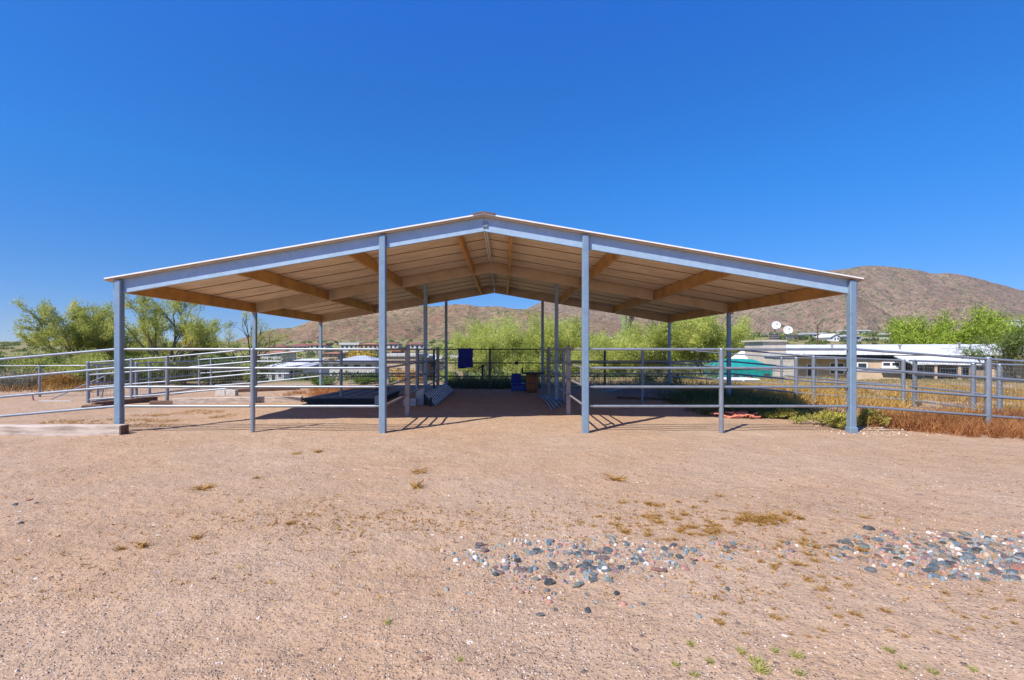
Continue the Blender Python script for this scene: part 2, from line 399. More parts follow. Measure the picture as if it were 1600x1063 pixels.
# ------------------------------------------------------------------ hills
def hill_material(name, ca, cb, cc, veg, vegamt):
    m, nt, b = newmat(name); co = coords(nt)
    n1 = noise(nt, co, .006, 8, .65); n2 = noise(nt, co, .045, 6, .7); n3 = noise(nt, co, .22, 4, .7)
    c = ramp(nt, [(.35, ca), (.5, cb), (.68, cc)]); nt.links.new(n1.outputs[0], c.inputs[0])
    d = ramp(nt, [(.3, (.62, .60, .58)), (.5, (1, 1, 1)), (.7, (1.3, 1.25, 1.2))]); nt.links.new(n2.outputs[0], d.inputs[0])
    base = mixc(nt, 1., c.outputs[0], d.outputs[0], 'MULTIPLY')
    d3 = ramp(nt, [(.34, (.6, .58, .56)), (.5, (1, 1, 1)), (.66, (1.4, 1.35, 1.3))]); nt.links.new(n3.outputs[0], d3.inputs[0])
    base = mixc(nt, .8, base, d3.outputs[0], 'MULTIPLY')
    for sc, rad in ((.07, .40), (.13, .42), (.24, .36)):
        v = voro(nt, co, sc); s = nt.nodes.new('ShaderNodeSeparateColor'); nt.links.new(v.outputs['Color'], s.inputs[0])
        nm = ramp(nt, [(.36, (vegamt*.12,)*3), (.5, (vegamt*.75,)*3), (.64, (vegamt*1.5,)*3)]); nt.links.new(mth(nt, 'MULTIPLY', mth(nt, 'ADD', n2.outputs[0], noise(nt, co, .012, 5, .6).outputs[0]), .5), nm.inputs[0])
        f = mth(nt, 'MULTIPLY', mth(nt, 'LESS_THAN', v.outputs['Distance'], rad), mth(nt, 'LESS_THAN', s.outputs[0], nm.outputs[0]))
        vr = ramp(nt, [(0, tuple(x*.6 for x in veg)), (1, tuple(x*1.4 for x in veg))]); nt.links.new(s.outputs[1], vr.inputs[0])
        base = mixc(nt, mth(nt, 'MULTIPLY', f, .8), base, vr.outputs[0])
    no = noise(nt, co, .02, 7, .75); fo = ramp(nt, [(.60, (0, 0, 0)), (.66, (.75, .75, .75))]); nt.links.new(no.outputs[0], fo.inputs[0])   # rock outcrops
    base = mixc(nt, fo.outputs[0], base, tuple(x*.5 for x in ca))
    nt.links.new(base, b.inputs['Base Color']); b.inputs['Roughness'].default_value = .95
    b.inputs['Specular IOR Level'].default_value = .1
    hh = mth(nt, 'ADD', mth(nt, 'MULTIPLY', n2.outputs[0], 1.5), mth(nt, 'MULTIPLY', n3.outputs[0], .5))
    nt.links.new(bump(nt, hh, 7., .9), b.inputs['Normal'])
    return m
def ridge(name, prof, D, foot, back, mat, seed, rough=1., na=460, nr=150):
    """a hill range: its crest height is given against bearing, the slopes carry gullies"""
    pxs = np.linspace(prof[0][0], prof[-1][0], na)
    cy = np.interp(pxs, [p[0] for p in prof], [p[1] for p in prof])
    tt = np.linspace(0, 1, nr)
    tan = (pxs-CX)/F
    dist = foot+(back-foot)*tt                     # depth along +Y
    Yg = np.outer(dist, np.ones(na)); Xg = np.outer(dist, tan)
    crest = CH+(CY-cy)/F*D
    tc = (D-foot)/(back-foot)
    up = np.clip(tt/tc, 0, 1); dn = np.clip((tt-tc)/(1-tc), 0, 1)
    shape = np.where(tt <= tc, up**1.35*(1-.12*np.sin(np.pi*up)), 1-sstep(dn))
    base = 4.0
    g = np.abs(fbm(Xg/260+seed, Yg/520+seed*2, 5, .55)-.5)*2
    g2 = fbm(Xg/60+seed*3, Yg/90, 4, .6)
    win = np.sin(np.pi*np.clip(np.where(tt <= tc, up, 1-dn), 0, 1))[:, None]
    Z = base+(crest[None, :]-base)*shape[:, None]
    Z = Z-win*(crest[None, :]-base)*(.40*(1-g)**2-.17)*rough+win*(g2-.5)*9*rough
    near = (tt[:, None] > tc-.1) & (tt[:, None] < tc+.1)
    Z = Z+(fbm(Xg/22+seed, Yg/22, 3)-.5)*3.0*shape[:, None]
    Z[0, :] = -12; Z[-1, :] = -12
    V = np.stack([Xg, Yg, Z], -1).reshape(-1, 3)
    i = (np.arange(nr-1)[:, None]*na+np.arange(na-1)[None, :])
    Q = np.stack([i, i+1, i+1+na, i+na], -1).reshape(-1, 4)
    me = bpy.data.meshes.new(name); me.from_pydata(V.tolist(), [], Q.tolist())
    me.polygons.foreach_set('use_smooth', [True]*len(me.polygons)); me.update()
    return tag(link(name, me, mat), kind='structure')
hm1 = hill_material('rocky_hillside', (.25, .15, .095), (.30, .19, .12), (.35, .25, .165), (.12, .135, .05), .74)
hm2 = hill_material('mountain_slope', (.225, .148, .11), (.265, .185, .135), (.30, .22, .16), (.125, .13, .065), .62)
hm3 = hill_material('distant_hill', (.16, .11, .12), (.19, .135, .14), (.22, .165, .16), (.12, .12, .10), .3)
ridge('hills', [(250, 552), (330, 545), (365, 534), (405, 520), (428, 514), (457, 512), (473, 506), (490, 500), (520, 491), (560, 484), (600, 481), (644, 478), (671, 479), (681, 479), (710, 476), (733, 476), (747, 479), (775, 479), (800, 482), (830, 484), (880, 492), (960, 505), (1060, 530), (1120, 546)], 1000, 430, 1700, hm1, 3.1)
ridge('mountain', [(700, 540), (770, 500), (820, 484), (835, 477), (848, 471), (875, 463), (905, 455), (1000, 444), (1100, 437), (1200, 430), (1280, 424), (1327, 419), (1350, 415.5), (1372, 415), (1400, 417.5), (1430, 420.5), (1458, 427), (1482, 426), (1510, 430.5), (1550, 441), (1600, 454), (1700, 472), (1850, 492), (2100, 525), (2300, 548)], 1500, 560, 2500, hm2, 8.4, na=560)
ridge('distant_hills', [(-480, 546), (-300, 538), (-150, 541), (0, 541), (35, 538.5), (80, 540), (120, 542), (250, 540), (400, 545), (520, 552)], 2200, 1800, 2700, hm3, 5.2, .5, 220, 60)

# ------------------------------------------------------------------ horse shelter
YF, YM, YB = 8.9, 13.75, 18.7
XS = [-7.06, -2.22, 1.50, 6.39]
XC = -.36
def roof(x): return 4.0-.171*abs(x-XC)
barn = empty('horse_shelter', (XC, YM, 0), 'large open-sided horse shelter with a low gable metal roof on slim grey posts', 'shelter')
YR0, YR1 = 8.83, 18.95
def ribbed(xa, xb, sgn):
    """corrugated sheet: ribs run from eave to ridge"""
    prof = []
    y = YR0
    while y < YR1-.001:
        for k in range(6):
            yy = y+k*.152
            prof += [(yy, 0), (yy+.05, 0), (yy+.058, .015), (yy+.085, .015), (yy+.093, 0)]
        prof += [(y+.885, 0), (y+.890, .034), (y+.936, .034)]
        y += .94
    prof = [p for p in prof if p[0] < YR1]+[(YR1, 0)]
    vs = []; n = len(prof)
    for th in (-.028, -.031):
        for yy, h in prof:
            vs.append((xa, yy, roof(xa)+th+h-.004)); vs.append((xb, yy, roof(xb)+th+h))
    fs = []
    for i in range(n-1):
        fs.append((2*i, 2*i+1, 2*i+3, 2*i+2)); o = 2*n
        fs.append((o+2*i, o+2*i+2, o+2*i+3, o+2*i+1))
    m = MB(); m.add(vs, fs); return m
EL, ER = -7.27, 6.55
ribbed(EL, XC, 1).obj('roof_panel', M['panel'], barn); ribbed(XC, ER, -1).obj('roof_panel', M['panel'], barn)
M['seam'] = simple('shadow_dark_seam', (.20, .14, .09), .7)  # panel joints; the dark colour stands in for their shadow gaps
for pn, (xa, xb) in zip([o for o in barn.children if o.name.startswith('roof_panel')], ((EL+.02, XC-.03), (XC+.03, ER-.02))):
    y = YR0+.90
    while y < YR1-.05:
        m = MB(); m.beam((xa, y, roof(xa)-.034), (xb, y, roof(xb)-.034), .020, .013); m.obj('seam', M['seam'], pn); y += .94
for xa, xb in ((EL, XC), (XC, ER)):
    for y, nm in ((YR0-.012, 'rake_trim'), (YR1+.012, 'rake_trim')):
        m = MB(); m.beam((xa, y, roof(xa)+.010), (xb, y, roof(xb)+.010), .02, .024); t = m.obj('rake_trim', M['rooftop'], barn)
        m = MB(); m.beam((xa, y, roof(xa)-.015), (xb, y, roof(xb)-.015), .016, .022); m.obj('trim_lip', M['brownmetal'], t)
for x in (EL+.01, ER-.01):
    m = MB(); m.box(x-.008, x+.008, YR0+.01, YR1-.01, roof(x)-.05, roof(x)+.012); m.obj('eave_trim', M['rooftop'], barn)
m = MB()
for s in (-1, 1):
    m.beam((XC, YR0-.03, roof(XC)+.037), (XC+s*.20, YR0-.03, roof(XC+.20)+.037), .012, .03)
    p = [(XC, YR0-.03, roof(XC)+.036), (XC+s*.22, YR0-.03, roof(XC+.22)+.036), (XC+s*.22, YR1+.03, roof(XC+.22)+.036), (XC, YR1+.03, roof(XC)+.036)]
    q = [(a, b_, c-.01) for a, b_, c in p]
    m.hexa(q+p if s > 0 else [q[3], q[2], q[1], q[0], p[3], p[2], p[1], p[0]])
m.obj('ridge_cap', M['brownmetal'], barn)
# rafters: three gable frames of C-channel
for yi, y in enumerate((YF+.05, YM, YB)):
    mat = M['galv_beam'] if yi == 0 else M['midrafter']
    for s in (-1, 1):
        xe = XS[0]-.12 if s < 0 else XS[3]+.12
        m = MB(); side = -1 if s > 0 else 1
        a, b_ = (xe, y, roof(xe)-.04), (XC+s*.004, y, roof(XC)-.04)
        # web towards the camera, flanges behind
        d = 1 if (b_[0]-a[0]) > 0 else -1
        m.channel(a, b_, .07, .255, -d)
        r_ = m.obj('rafter', mat, barn)
        if yi == 0:
            for u in (.22, .47, .72):
                x = xe+(XC-xe)*u; mm = MB(); mm.rbox((x, y-.038, roof(x)-.115), .075, .008, .075, bev=.003); mm.obj('bolt_plate', mat, r_)
# splice plate at the peak
m = MB(); m.rbox((XC+.02, YF+.05-.047, roof(XC)-.175), .09, .018, .10); m.obj('splice_plate', M['galv'], barn)
# purlins and eave beams, one per bay
PX = [XS[0]+.02, -4.98, -2.9, -.86, .14, 2.18, 4.26, XS[3]-.02]
for x in PX:
    for y0, y1 in ((YF+.095, YM-.04), (YM+.04, YB-.04)):
        m = MB(); side = 1 if x > XC else -1
        m.channel((x, y0, roof(x)-.045), (x, y1, roof(x)-.045), .065, .24 if x not in (XS[0], XS[3]) else .2, side)
        m.obj('purlin', M['purlin'], barn)
# posts
for yi, y in enumerate((YF, YM, YB)):
    for x in XS:
        m = MB(); s = .12 if yi == 0 else .10
        top = roof(x)-.05 if yi == 0 else roof(x)-.29
        m.rbox((x, y, top/2-.06), s, s, top+.12, bev=.012)
        o = m.obj('post', M['galv_post'] if yi != 1 else M['galv_post'], barn)
        if yi == 0 and x > 6:
            m = MB(); m.rbox((x, y, .045), .15, .15, .12, bev=.012); m.obj('post_sleeve', M['galv_post'], o)
        if yi > 0:
            m = MB(); m.rbox((x, y, top+.02), .16, .13, .03); m.obj('cap_plate', M['midrafter'], o)
        else:
            m = MB(); m.rbox((x+.07, y+.03, roof(x)-.16), .012, .05, .16); m.obj('bracket', M['galv_post'], o)
# eave stub plates seen outside the corner posts
# strip lights under the ridge
for (y0, y1), lab in (((9.5, 12.7), 'long white strip light under the shelter ridge in the front bay'), ((14.4, 17.8), 'long white strip light under the shelter ridge in the rear bay')):
    t = empty('strip_light', (XC, (y0+y1)/2, 3.86), lab, 'light', 'strip lights under the ridge')
    m = MB(); m.rbox((XC, (y0+y1)/2, 3.90), .10, y1-y0, .05, bev=.01); m.obj('housing', M['offwhite'], t)
    m = MB(); m.tube([(XC-.025, y0+.05, 3.862), (XC-.025, y1-.05, 3.862)], .014, 8); m.tube([(XC+.025, y0+.05, 3.862), (XC+.025, y1-.05, 3.862)], .014, 8); m.obj('tube', M['whitepaint'], t)
    for y in (y0+.3, y1-.3):
        m = MB(); m.rbox((XC, y, 3.937), .02, .02, .03); m.obj('hanger', M['galv'], t)

# ------------------------------------------------------------------ pipe fences
RZ4 = [1.53, 1.185, .84, .485]
RZ3 = [1.53, 1.00, .49]
def fence(label, pts, rails, posts, rr=.024, pr=.042, mesh=None, mat='galv', gap=None, over=.0, name='pipe_fence', basez=-.15, group=None, postmat=None, box=False, stub=False):
    """pts: polyline [(x,y,drop)]; rails: heights; posts: [(x,y,ztop)]"""
    c = pts[0]
    t = empty(name, (c[0], c[1], 0), label, 'fence', group)
    for h in rails:
        m = MB()
        if stub:
            m.tube([(x, y, h-d) for x, y, d in pts], rr*.66, 8)
            cuts = sorted([pts[0][0]]+[p[0] for p in posts if min(pts[0][0], pts[-1][0]) < p[0] < max(pts[0][0], pts[-1][0])]+[pts[-1][0]])
            ax = [p[0] for p in pts]; dd = [p[2] for p in pts]
            if ax[0] > ax[-1]: ax = ax[::-1]; dd = dd[::-1]
            for xa, xb in zip(cuts[:-1], cuts[1:]):
                xa += .07; xb -= .05; q = [xa]+[x for x in ax if xa < x < xb]+[xb]
                m.tube([(x, pts[0][1]-.004, h-float(np.interp(x, ax, dd))) for x in q], rr, 12)
        else: m.tube([(x, y, h-d) for x, y, d in pts], rr, 10)
        m.obj('rail', M[mat], t)
    for x, y, z in posts:
        m = MB()
        if box:
            m.rbox((x, y, (z+basez)/2), pr*2, pr*2, z-basez, bev=.012)
        else:
            m.tube([(x, y, basez), (x, y, z)], pr, 14)
            m.lathe((x, y, z), [(pr+.003, -.02), (pr+.003, .004), (pr*.7, .016), (.001, .022)], 14)
        m.obj('post', M[postmat or mat], t)
    if mesh:
        z0, z1, step, hs_ = mesh
        m = MB(); wv = .0034
        for (xa, ya, da), (xb, yb, db) in zip(pts[:-1], pts[1:]):
            Ls = math.hypot(xb-xa, yb-ya); n = int(Ls/step); nx, ny = (yb-ya)/Ls*.035, -(xb-xa)/Ls*.035
            for i in range(n+1):
                f = i/n; x = xa+(xb-xa)*f+nx; y = ya+(yb-ya)*f+ny; d = da+(db-da)*f
                m.tube([(x, y, z0-d), (x, y, z1-d)], wv, 3, False)
            for z in np.arange(z0, z1, hs_):
                m.tube([(xa+nx, ya+ny, z-da), (xb+nx, yb+ny, z-db)], wv, 3, False)
        m.obj('wire_mesh', M['wire'], t)
    return t
pe = .075
fence('grey four-rail pipe fence across the front left bay of the shelter', [(XS[0]+pe, YF, 0), (XS[1]-pe, YF, 0)], RZ4, [(XP(395, YF), YF, 1.535)], stub=True)
fence('grey four-rail pipe fence across the front right bay of the shelter', [(XS[2]+pe, YF, 0), (XS[3]-pe, YF, 0)], RZ4, [(XP(1127, YF), YF, 1.535)], stub=True)
fence('grey four-rail pipe fence sloping down to the left from the front left corner post', [(XS[0]-pe, YF, 0), (-9.3, YF, .19), (-11.75, YF, .40)], RZ4, [(-11.75, YF, 1.15)])
fence('grey four-rail pipe fence sloping down to the right into the rusty weeds', [(XS[3]+pe, YF, 0), (8.9, YF, .18), (11.2, YF, .335)], RZ4, [(8.9, YF, 1.375), (11.2, YF, 1.21)], pr=.05)
fence('grey four-rail pipe fence along the left side of the centre aisle', [(XS[1], YF+pe, 0), (XS[1], YM-.06, 0), (XS[1], YB-.06, 0)], RZ4, [(XS[1]+.03, 11.03, 1.60), (XS[1]+.03, 16.1, 1.60)], mat='galv_old', pr=.05, box=True, rr=.022)
fence('grey four-rail pipe fence along the right side of the centre aisle', [(XS[2], YF+pe, 0), (XS[2], YM-.06, 0), (XS[2], YB-.06, 0)], RZ4, [(XS[2]+.0, 11.25, 1.60), (XS[2]+.0, 16.1, 1.60)], mat='galv_old', pr=.05, box=True, rr=.022)
fence('dark four-rail pipe fence dividing the two left stalls', [(XS[0]+.06, YM, 0), (XS[1]-.06, YM, 0)], RZ4, [(XP(533, YM), YM, 1.53), (-2.46, YM, 1.53)])
fence('dark four-rail pipe fence dividing the two right stalls', [(XS[2]+.06, YM, 0), (XS[3]-.06, YM, 0)], RZ4, [(XP(1004, YM), YM, 1.53), (1.70, YM, 1.53)])
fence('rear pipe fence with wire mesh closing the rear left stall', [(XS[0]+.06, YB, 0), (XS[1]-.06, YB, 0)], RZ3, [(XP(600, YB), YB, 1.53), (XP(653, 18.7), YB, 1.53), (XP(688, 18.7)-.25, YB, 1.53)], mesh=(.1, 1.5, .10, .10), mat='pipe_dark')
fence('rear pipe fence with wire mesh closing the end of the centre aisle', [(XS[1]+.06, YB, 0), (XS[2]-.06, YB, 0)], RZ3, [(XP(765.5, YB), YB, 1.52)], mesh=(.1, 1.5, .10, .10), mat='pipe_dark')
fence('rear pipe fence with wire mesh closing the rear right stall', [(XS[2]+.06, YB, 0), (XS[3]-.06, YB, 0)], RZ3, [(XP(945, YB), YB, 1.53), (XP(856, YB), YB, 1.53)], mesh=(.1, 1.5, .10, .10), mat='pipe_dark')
fence('pipe fence running left from the middle left post of the shelter down into the sand', [(XS[0]-.06, YM, 0), (XP(262, 13.72), 13.72, .22), (-11.75, 13.7, .38)], RZ4, [(XP(262, 13.72), 13.7, 1.32), (-11.75, 13.7, 1.17), (XP(205, 13.7), 13.72, 1.26)], pr=.045)
fence('pipe fence with wire mesh running left from the rear left corner post', [(XS[0]-.06, YB, 0), (XP(391, YB), YB, .27), (-11.75, YB, .40)], RZ3, [(XP(330, YB), YB, 1.17), (-11.75, YB, 1.14)], mesh=(.42, 1.5, .10, .10))
fence('short pipe fence joining the two outer corners of the left run', [(-11.75, 18.6, .45), (-11.75, 13.8, .45)], RZ3, [(-11.77, 16.1, 1.10), (-11.6, 15.3, 1.10)], mesh=(.5, 1.5, .12, .12))
fence('thin low pipe rail fence at far left in front of the desert bushes', [(-30, 16.2, .53), (XP(62, 15.6), 15.6, .53), (XP(153, 15.8), 15.8, .53), (XP(190, 16.0), 16.0, .52)], [1.53], [(XP(62, 15.6), 15.6, 1.0), (XP(153, 15.8), 15.8, 1.0), (-20.5, 15.9, 1.0)], rr=.02, pr=.035, mesh=(.55, .95, .2, .2))
fence('pipe fence running right from the middle right post of the shelter into the golden flowers', [(XS[3]+.06, YM, 0), (XP(1271, 13.4), 13.4, .20), (10.72, 13.0, .30)], RZ4, [(XP(1271, 13.4), 13.4, 1.34), (XP(1245, 13.45), 13.48, 1.30), (10.72, 13.0, 1.25)], pr=.05)
fence('pipe fence running right from the rear right corner post behind the flowers', [(XS[3]+.06, YB, 0), (10.8, YB, .32)], RZ3, [(XP(1221, YB), YB, 1.22)])
fence('pipe fence with wire mesh closing the front of the outer right run', [(10.80, 12.9, .30), (10.76, 11.1, .31), (10.8, 10.7, .33), (10.8, 9.0, .335)], RZ4, [(10.82, 12.75, 1.24), (10.76, 11.1, 1.21), (10.8, 10.55, 1.20)], pr=.05, mesh=(.2, 1.5, .075, .09))
fence('pipe fence closing the rear half of the outer right run', [(10.75, 13.1, .30), (10.8, 18.6, .32)], RZ4, [(10.78, 15.7, 1.23)])

# ------------------------------------------------------------------ things in and around the stalls
def thing_box(name, label, cat, parts, loc, group=None):
    t = empty(name, loc, label, cat, group)
    for nm, mb, mat in parts: mb.obj(nm, mat, t)
    return t
# slatted rack leaning along the aisle fence
rk = empty('slatted_rack', (-2.0, 15.4, 0), 'white slatted metal rack leaning along the left aisle fence', 'rack')
A0, A1 = Vector((-2.13, 13.2, .33)), Vector((-2.13, 17.8, .27))
B0, B1 = Vector((-1.84, 13.0, .03)), Vector((-1.82, 17.5, .06))
for a, b_ in ((A0, A1), (B0, B1), (A0, B0), (A1, B1)):
    m = MB(); m.tube([a, b_], .02, 8); m.obj('frame_rail', M['galv'], rk)
for i in range(14):
    f = (i+.5)/14; m = MB(); p = A0.lerp(A1, f); q = B0.lerp(B1, f)
    d = (q-p); n = d.cross(Vector((0, 1, 0))).normalized()*.006; y = Vector((0, .05, 0))
    m.hexa([p-y-n, q-y-n, q+y-n, p+y-n, p-y+n, q-y+n, q+y+n, p+y+n]); m.obj('slat', M['whitepaint'], rk)
m = MB(); off = Vector((-.05, 0, -.05)); m.hexa([A0+off, B0+off, B1+off, A1+off, A0+off*.8, B0+off*.8, B1+off*.8, A1+off*.8]); m.obj('gap_shade_sheet', M['blackmetal'], rk)  # added black sheet standing in for the shade behind the slats
m = MB(); m.rbox((-1.95, 12.98, .10), .05, .05, .26); m.obj('leg', M['blackmetal'], rk)
# low black tray
m = MB(); x0, x1, y0, y1 = XP(470, 13.4), XP(590, 13.4), 13.45, 15.9
m.hexa([(x0+.25, y0, -.02), (x1, y0, -.02), (x1, y1, -.02), (x0+.25, y1, -.02), (x0-.05, y0, .16), (x1, y0, .16), (x1, y1+.5, .16), (x0+.35, y1+.5, .16)])
t = empty('rubber_platform', (x0, y0, 0), 'low black platform with sloped end in the left stall', 'platform')
m.obj('tray', M['black'], t)
m = MB()
for i in range(5):
    f0 = i/5+.006; f1 = (i+1)/5-.006
    m.hexa([(x0+(x1-x0)*f0+.02, y0+.03, .161), (x0+(x1-x0)*f1+.02, y0+.03, .161), (x0+(x1-x0)*f1+.1, y1+.42, .161), (x0+(x1-x0)*f0+.1+.25*(1-f0), y1+.42, .161),
            (x0+(x1-x0)*f0+.02, y0+.03, .175), (x0+(x1-x0)*f1+.02, y0+.03, .175), (x0+(x1-x0)*f1+.1, y1+.42, .175), (x0+(x1-x0)*f0+.1+.25*(1-f0), y1+.42, .175)])
m.obj('rubber_mat', simple('grey_rubber_mat', (.16, .17, .16), .8, 0, .2, 6), t)
# grey blocks between the platform and the aisle
for k, (px, yy, lab) in enumerate(((589.5, 13.4, 'grey concrete block at the end of the black platform'), (640, 13.1, 'wide grey concrete block beside the left aisle fence'), (656.5, 13.35, 'tall grey concrete block next to the slatted rack'))):
    w_, h_ = ((.16, .24), (.34, .20), (.2, .46))[k]
    m = MB(); X = XP(px, yy); m.rbox((X, yy+.1, h_/2-.01), w_, .2, h_, bev=.01)
    tag(m.obj('concrete_block', M['block']), lab, 'block')
# small metal panels hung inside the aisle fences just behind the front posts
for X, lab in ((XS[1]+.015, 'grey metal feed box on the left aisle fence behind the front post'), (XS[2]-.015, 'pale metal feed box on the right aisle fence behind the front post')):
    s = 1 if X < 0 else -1
    t = empty('feed_box', (X, 9.6, .9), lab, 'feed box')
    m = MB(); xx = X-s*.12
    Y0 = 10.3 if s > 0 else 9.2
    xx = XP(605, Y0) if s > 0 else XP(910.3, Y0)
    zt, zb = ZP(576, Y0), ZP(603, Y0)
    m.rbox((xx, Y0, (zt+zb)/2), .085, .05, zt-zb, bev=.008); m.obj('panel', M['galv'] if s < 0 else M['galv_old'], t)
    m = MB(); m.rbox((xx, Y0, zt+.008), .095, .06, .014); m.obj('lid', M['galv'], t)
# loose pipes on the aisle floor
for i in range(7):
    px0 = 842+i*1.6; py0 = 620.5+i*.35+R.uniform(-.4, .4)
    px1 = 862+i*4; py1 = 643.5-i*1.9+R.uniform(-1, 1)
    a = G(px0, py0); b_ = G(px1, py1)
    m = MB(); zz = .022+.035*(i % 3)
    pts = [(a[0]+(b_[0]-a[0])*u+.05*math.sin(u*3.1), a[1]+(b_[1]-a[1])*u, zz+.03*math.sin(u*3.1)) for u in (0, .25, .5, .75, 1)]
    m.tube(pts, .02, 8)
    tag(m.obj('loose_pipe', M['galv']), 'blue-grey pipe in the loose fan of pipes on the aisle floor by the right fence', 'pipe', 'loose pipes on the aisle floor')
# flat gate panel lying in the right stall
gp = empty('gate_panel', (XP(1015, 15.5), 15.5, 0), 'flat grey pipe gate panel lying on the floor of the right stall', 'gate')
for i in range(7):
    y = 14.6+i*.42; xa = XP(945, 15)+i*.26; m = MB(); m.tube([(xa, y+.9, .16-.01*i), (xa+2.3, y-.5, .06)], .02, 8); m.obj('rail', M['galv'], gp)
for f in (0, 1):
    m = MB(); xa = XP(945, 15)+f*2.3; m.tube([(xa, 15.5-1.4*f, .16-.1*f), (xa+1.56, 18.0-1.4*f, .10-.04*f)], .022, 8); m.obj('end_bar', M['galv'], gp)
m = MB(); m.rbox((XP(1010, 15), 14.75, .03), 1.9, .14, .06, rz=-.35); m.obj('skid_board', M['wooddark'], gp)
# blue blanket on the rear rail
m = MB(); xa, xb = XP(716, YB), XP(739, YB); zt = 1.56; vs = []; n = 9; k = 9
for j in range(k+1):
    for i in range(n+1):
        u = i/n; v = j/k
        vs.append((xa+(xb-xa)*u+.012*math.sin(v*5+u*3), YB-.06-.02*math.sin(u*14)*v-.01*v, zt-.75*v-.02*math.sin(u*6)*v))
for j in range(4):
    for i in range(n+1):
        u = i/n; vs.append((xa+(xb-xa)*u, YB+.035, zt-.12*j))
W_ = n+1
fs = [(j*W_+i, j*W_+i+1, (j+1)*W_+i+1, (j+1)*W_+i) for j in range(k) for i in range(n)]
o = (k+1)*W_
fs += [(i+1, i, o+i, o+i+1) for i in range(n)]+[(o+j*W_+i, o+(j+1)*W_+i, o+(j+1)*W_+i+1, o+j*W_+i+1) for j in range(3) for i in range(n)]
m.add(vs, fs, True)
ob = m.obj('blanket', M['blue']); sd = ob.modifiers.new('thick', 'SOLIDIFY'); sd.thickness = .012
tag(ob, 'dark blue blanket hanging over the rear aisle rail', 'blanket')
# clamp on the rear rail
t = empty('rail_clamp', (XP(807, YB), YB, 1.0), 'small black clamp on the middle rear rail', 'clamp')
m = MB(); m.rbox((XP(807, YB), YB-.02, 1.0), .13, .10, .13, bev=.02); m.obj('body', M['blackmetal'], t)
m = MB(); m.tube([(XP(807, YB)+.03, YB-.08, 1.06), (XP(807, YB)+.06, YB-.1, 1.12)], .012, 6); m.obj('handle', M['blackmetal'], t)
# blue chair
CY0 = 17.6; cx0, cx1 = XP(799, CY0), XP(822, CY0)
t = empty('plastic_chair', ((cx0+cx1)/2, CY0, 0), 'dark blue plastic chair beside the wooden barrel table', 'chair')
m = MB(); zs = ZP(600, CY0)
m.rbox((cx0+.18, CY0+.22, (ZP(584, CY0)+zs)/2), .36, .04, ZP(584, CY0)-zs, tilt=(.1, 0), bev=.015); m.obj('backrest', M['blueplastic'], t)
m = MB(); m.rbox(((cx0+cx1)/2-.02, CY0, zs), .5, .46, .05, bev=.02); m.obj('seat', M['blueplastic'], t)
m = MB(); m.rbox(((cx0+cx1)/2-.02, CY0-.22, zs-.13), .46, .03, .2, bev=.01); m.obj('apron', M['blueplastic'], t)
for dx in (.03, .5):
    for dy in (-.2, .2):
        m = MB(); m.tube([(cx0+dx, CY0+dy, zs), (cx0+dx, CY0+dy*1.15, 0)], .03, 8, r1=.02); m.obj('leg', M['blueplastic'], t)
# barrel table and bottle
tx = XP(831, 17.2)
t = empty('barrel_table', (tx, 17.2, 0), 'brown wooden barrel with a dark round table top near the rear fence', 'table')
m = MB(); m.lathe((tx, 17.2, 0), [(.001, 0), (.19, 0), (.215, .18), (.22, .34), (.21, .52), (.19, .66), (.001, .66)], 22); m.obj('barrel', M['barrelwood'], t)
m = MB()
for z, r in ((.1, .208), (.33, .224), (.57, .207)): m.lathe((tx, 17.2, z), [(r, -.015), (r+.004, -.015), (r+.004, .015), (r, .015)], 22)
m.obj('hoop', M['brownmetal'], t)
m = MB(); m.lathe((tx+.06, 17.2, .66), [(.001, 0), (.40, 0), (.405, .02), (.40, .045), (.001, .046)], 26); m.obj('table_top', M['darkroof'], t)
m = MB(); m.lathe((XP(816, 17.1), 17.1, .706), [(.001, 0), (.035, 0), (.037, .11), (.03, .15), (.012, .18), (.012, .23), (.001, .23)], 12)
tag(m.obj('bottle', M['glass']), 'thin dark bottle standing on the barrel table top', 'bottle')
# standpipe with a tap just beyond the rear fence
hx = XP(754, 19.3)
t = empty('yard_hydrant', (hx, 19.3, 0), 'dark upright standpipe in the weeds behind the rear aisle fence', 'hydrant')
m = MB(); m.tube([(hx, 19.3, -.1), (hx, 19.3, .86)], .035, 8); m.obj('pipe', M['blackmetal'], t)
m = MB(); m.rbox((hx, 19.3, .86), .11, .1, .12, bev=.02); m.tube([(hx, 19.3, .85), (hx-.12, 19.25, .80), (hx-.16, 19.23, .72)], .022, 8); m.obj('head', M['blackmetal'], t)
m = MB(); m.tube([(hx, 19.3, .92), (hx+.18, 19.3, .90)], .014, 6); m.obj('handle', M['blackmetal'], t)
# heap of orange hose
m = MB(); hc = G(1155, 653); t_ = []
rh = random.Random(4)
for i in range(16):
    a = rh.uniform(-.3, .3); x0_ = hc[0]+rh.uniform(-.38, .2); y0_ = hc[1]+rh.uniform(-.22, .22); l = rh.uniform(.25, .55); z = .018+rh.uniform(0, .07)
    m.tube([(x0_+l*(u-.5), y0_+math.sin(a)*l*(u-.5)+.04*math.sin(u*5+i), z+.03*math.sin(u*6+i*2)+.01) for u in np.linspace(0, 1, 7)], .016, 7)
m.tube([(hc[0]+.3+.12*math.cos(u), hc[1]-.1+.06*math.sin(u), .02+.004*u) for u in np.linspace(0, 9, 22)], .014, 7)
tag(m.obj('hose_heap', M['hose']), 'tangled heap of faded orange hose on the sand by the front right fence', 'hose')
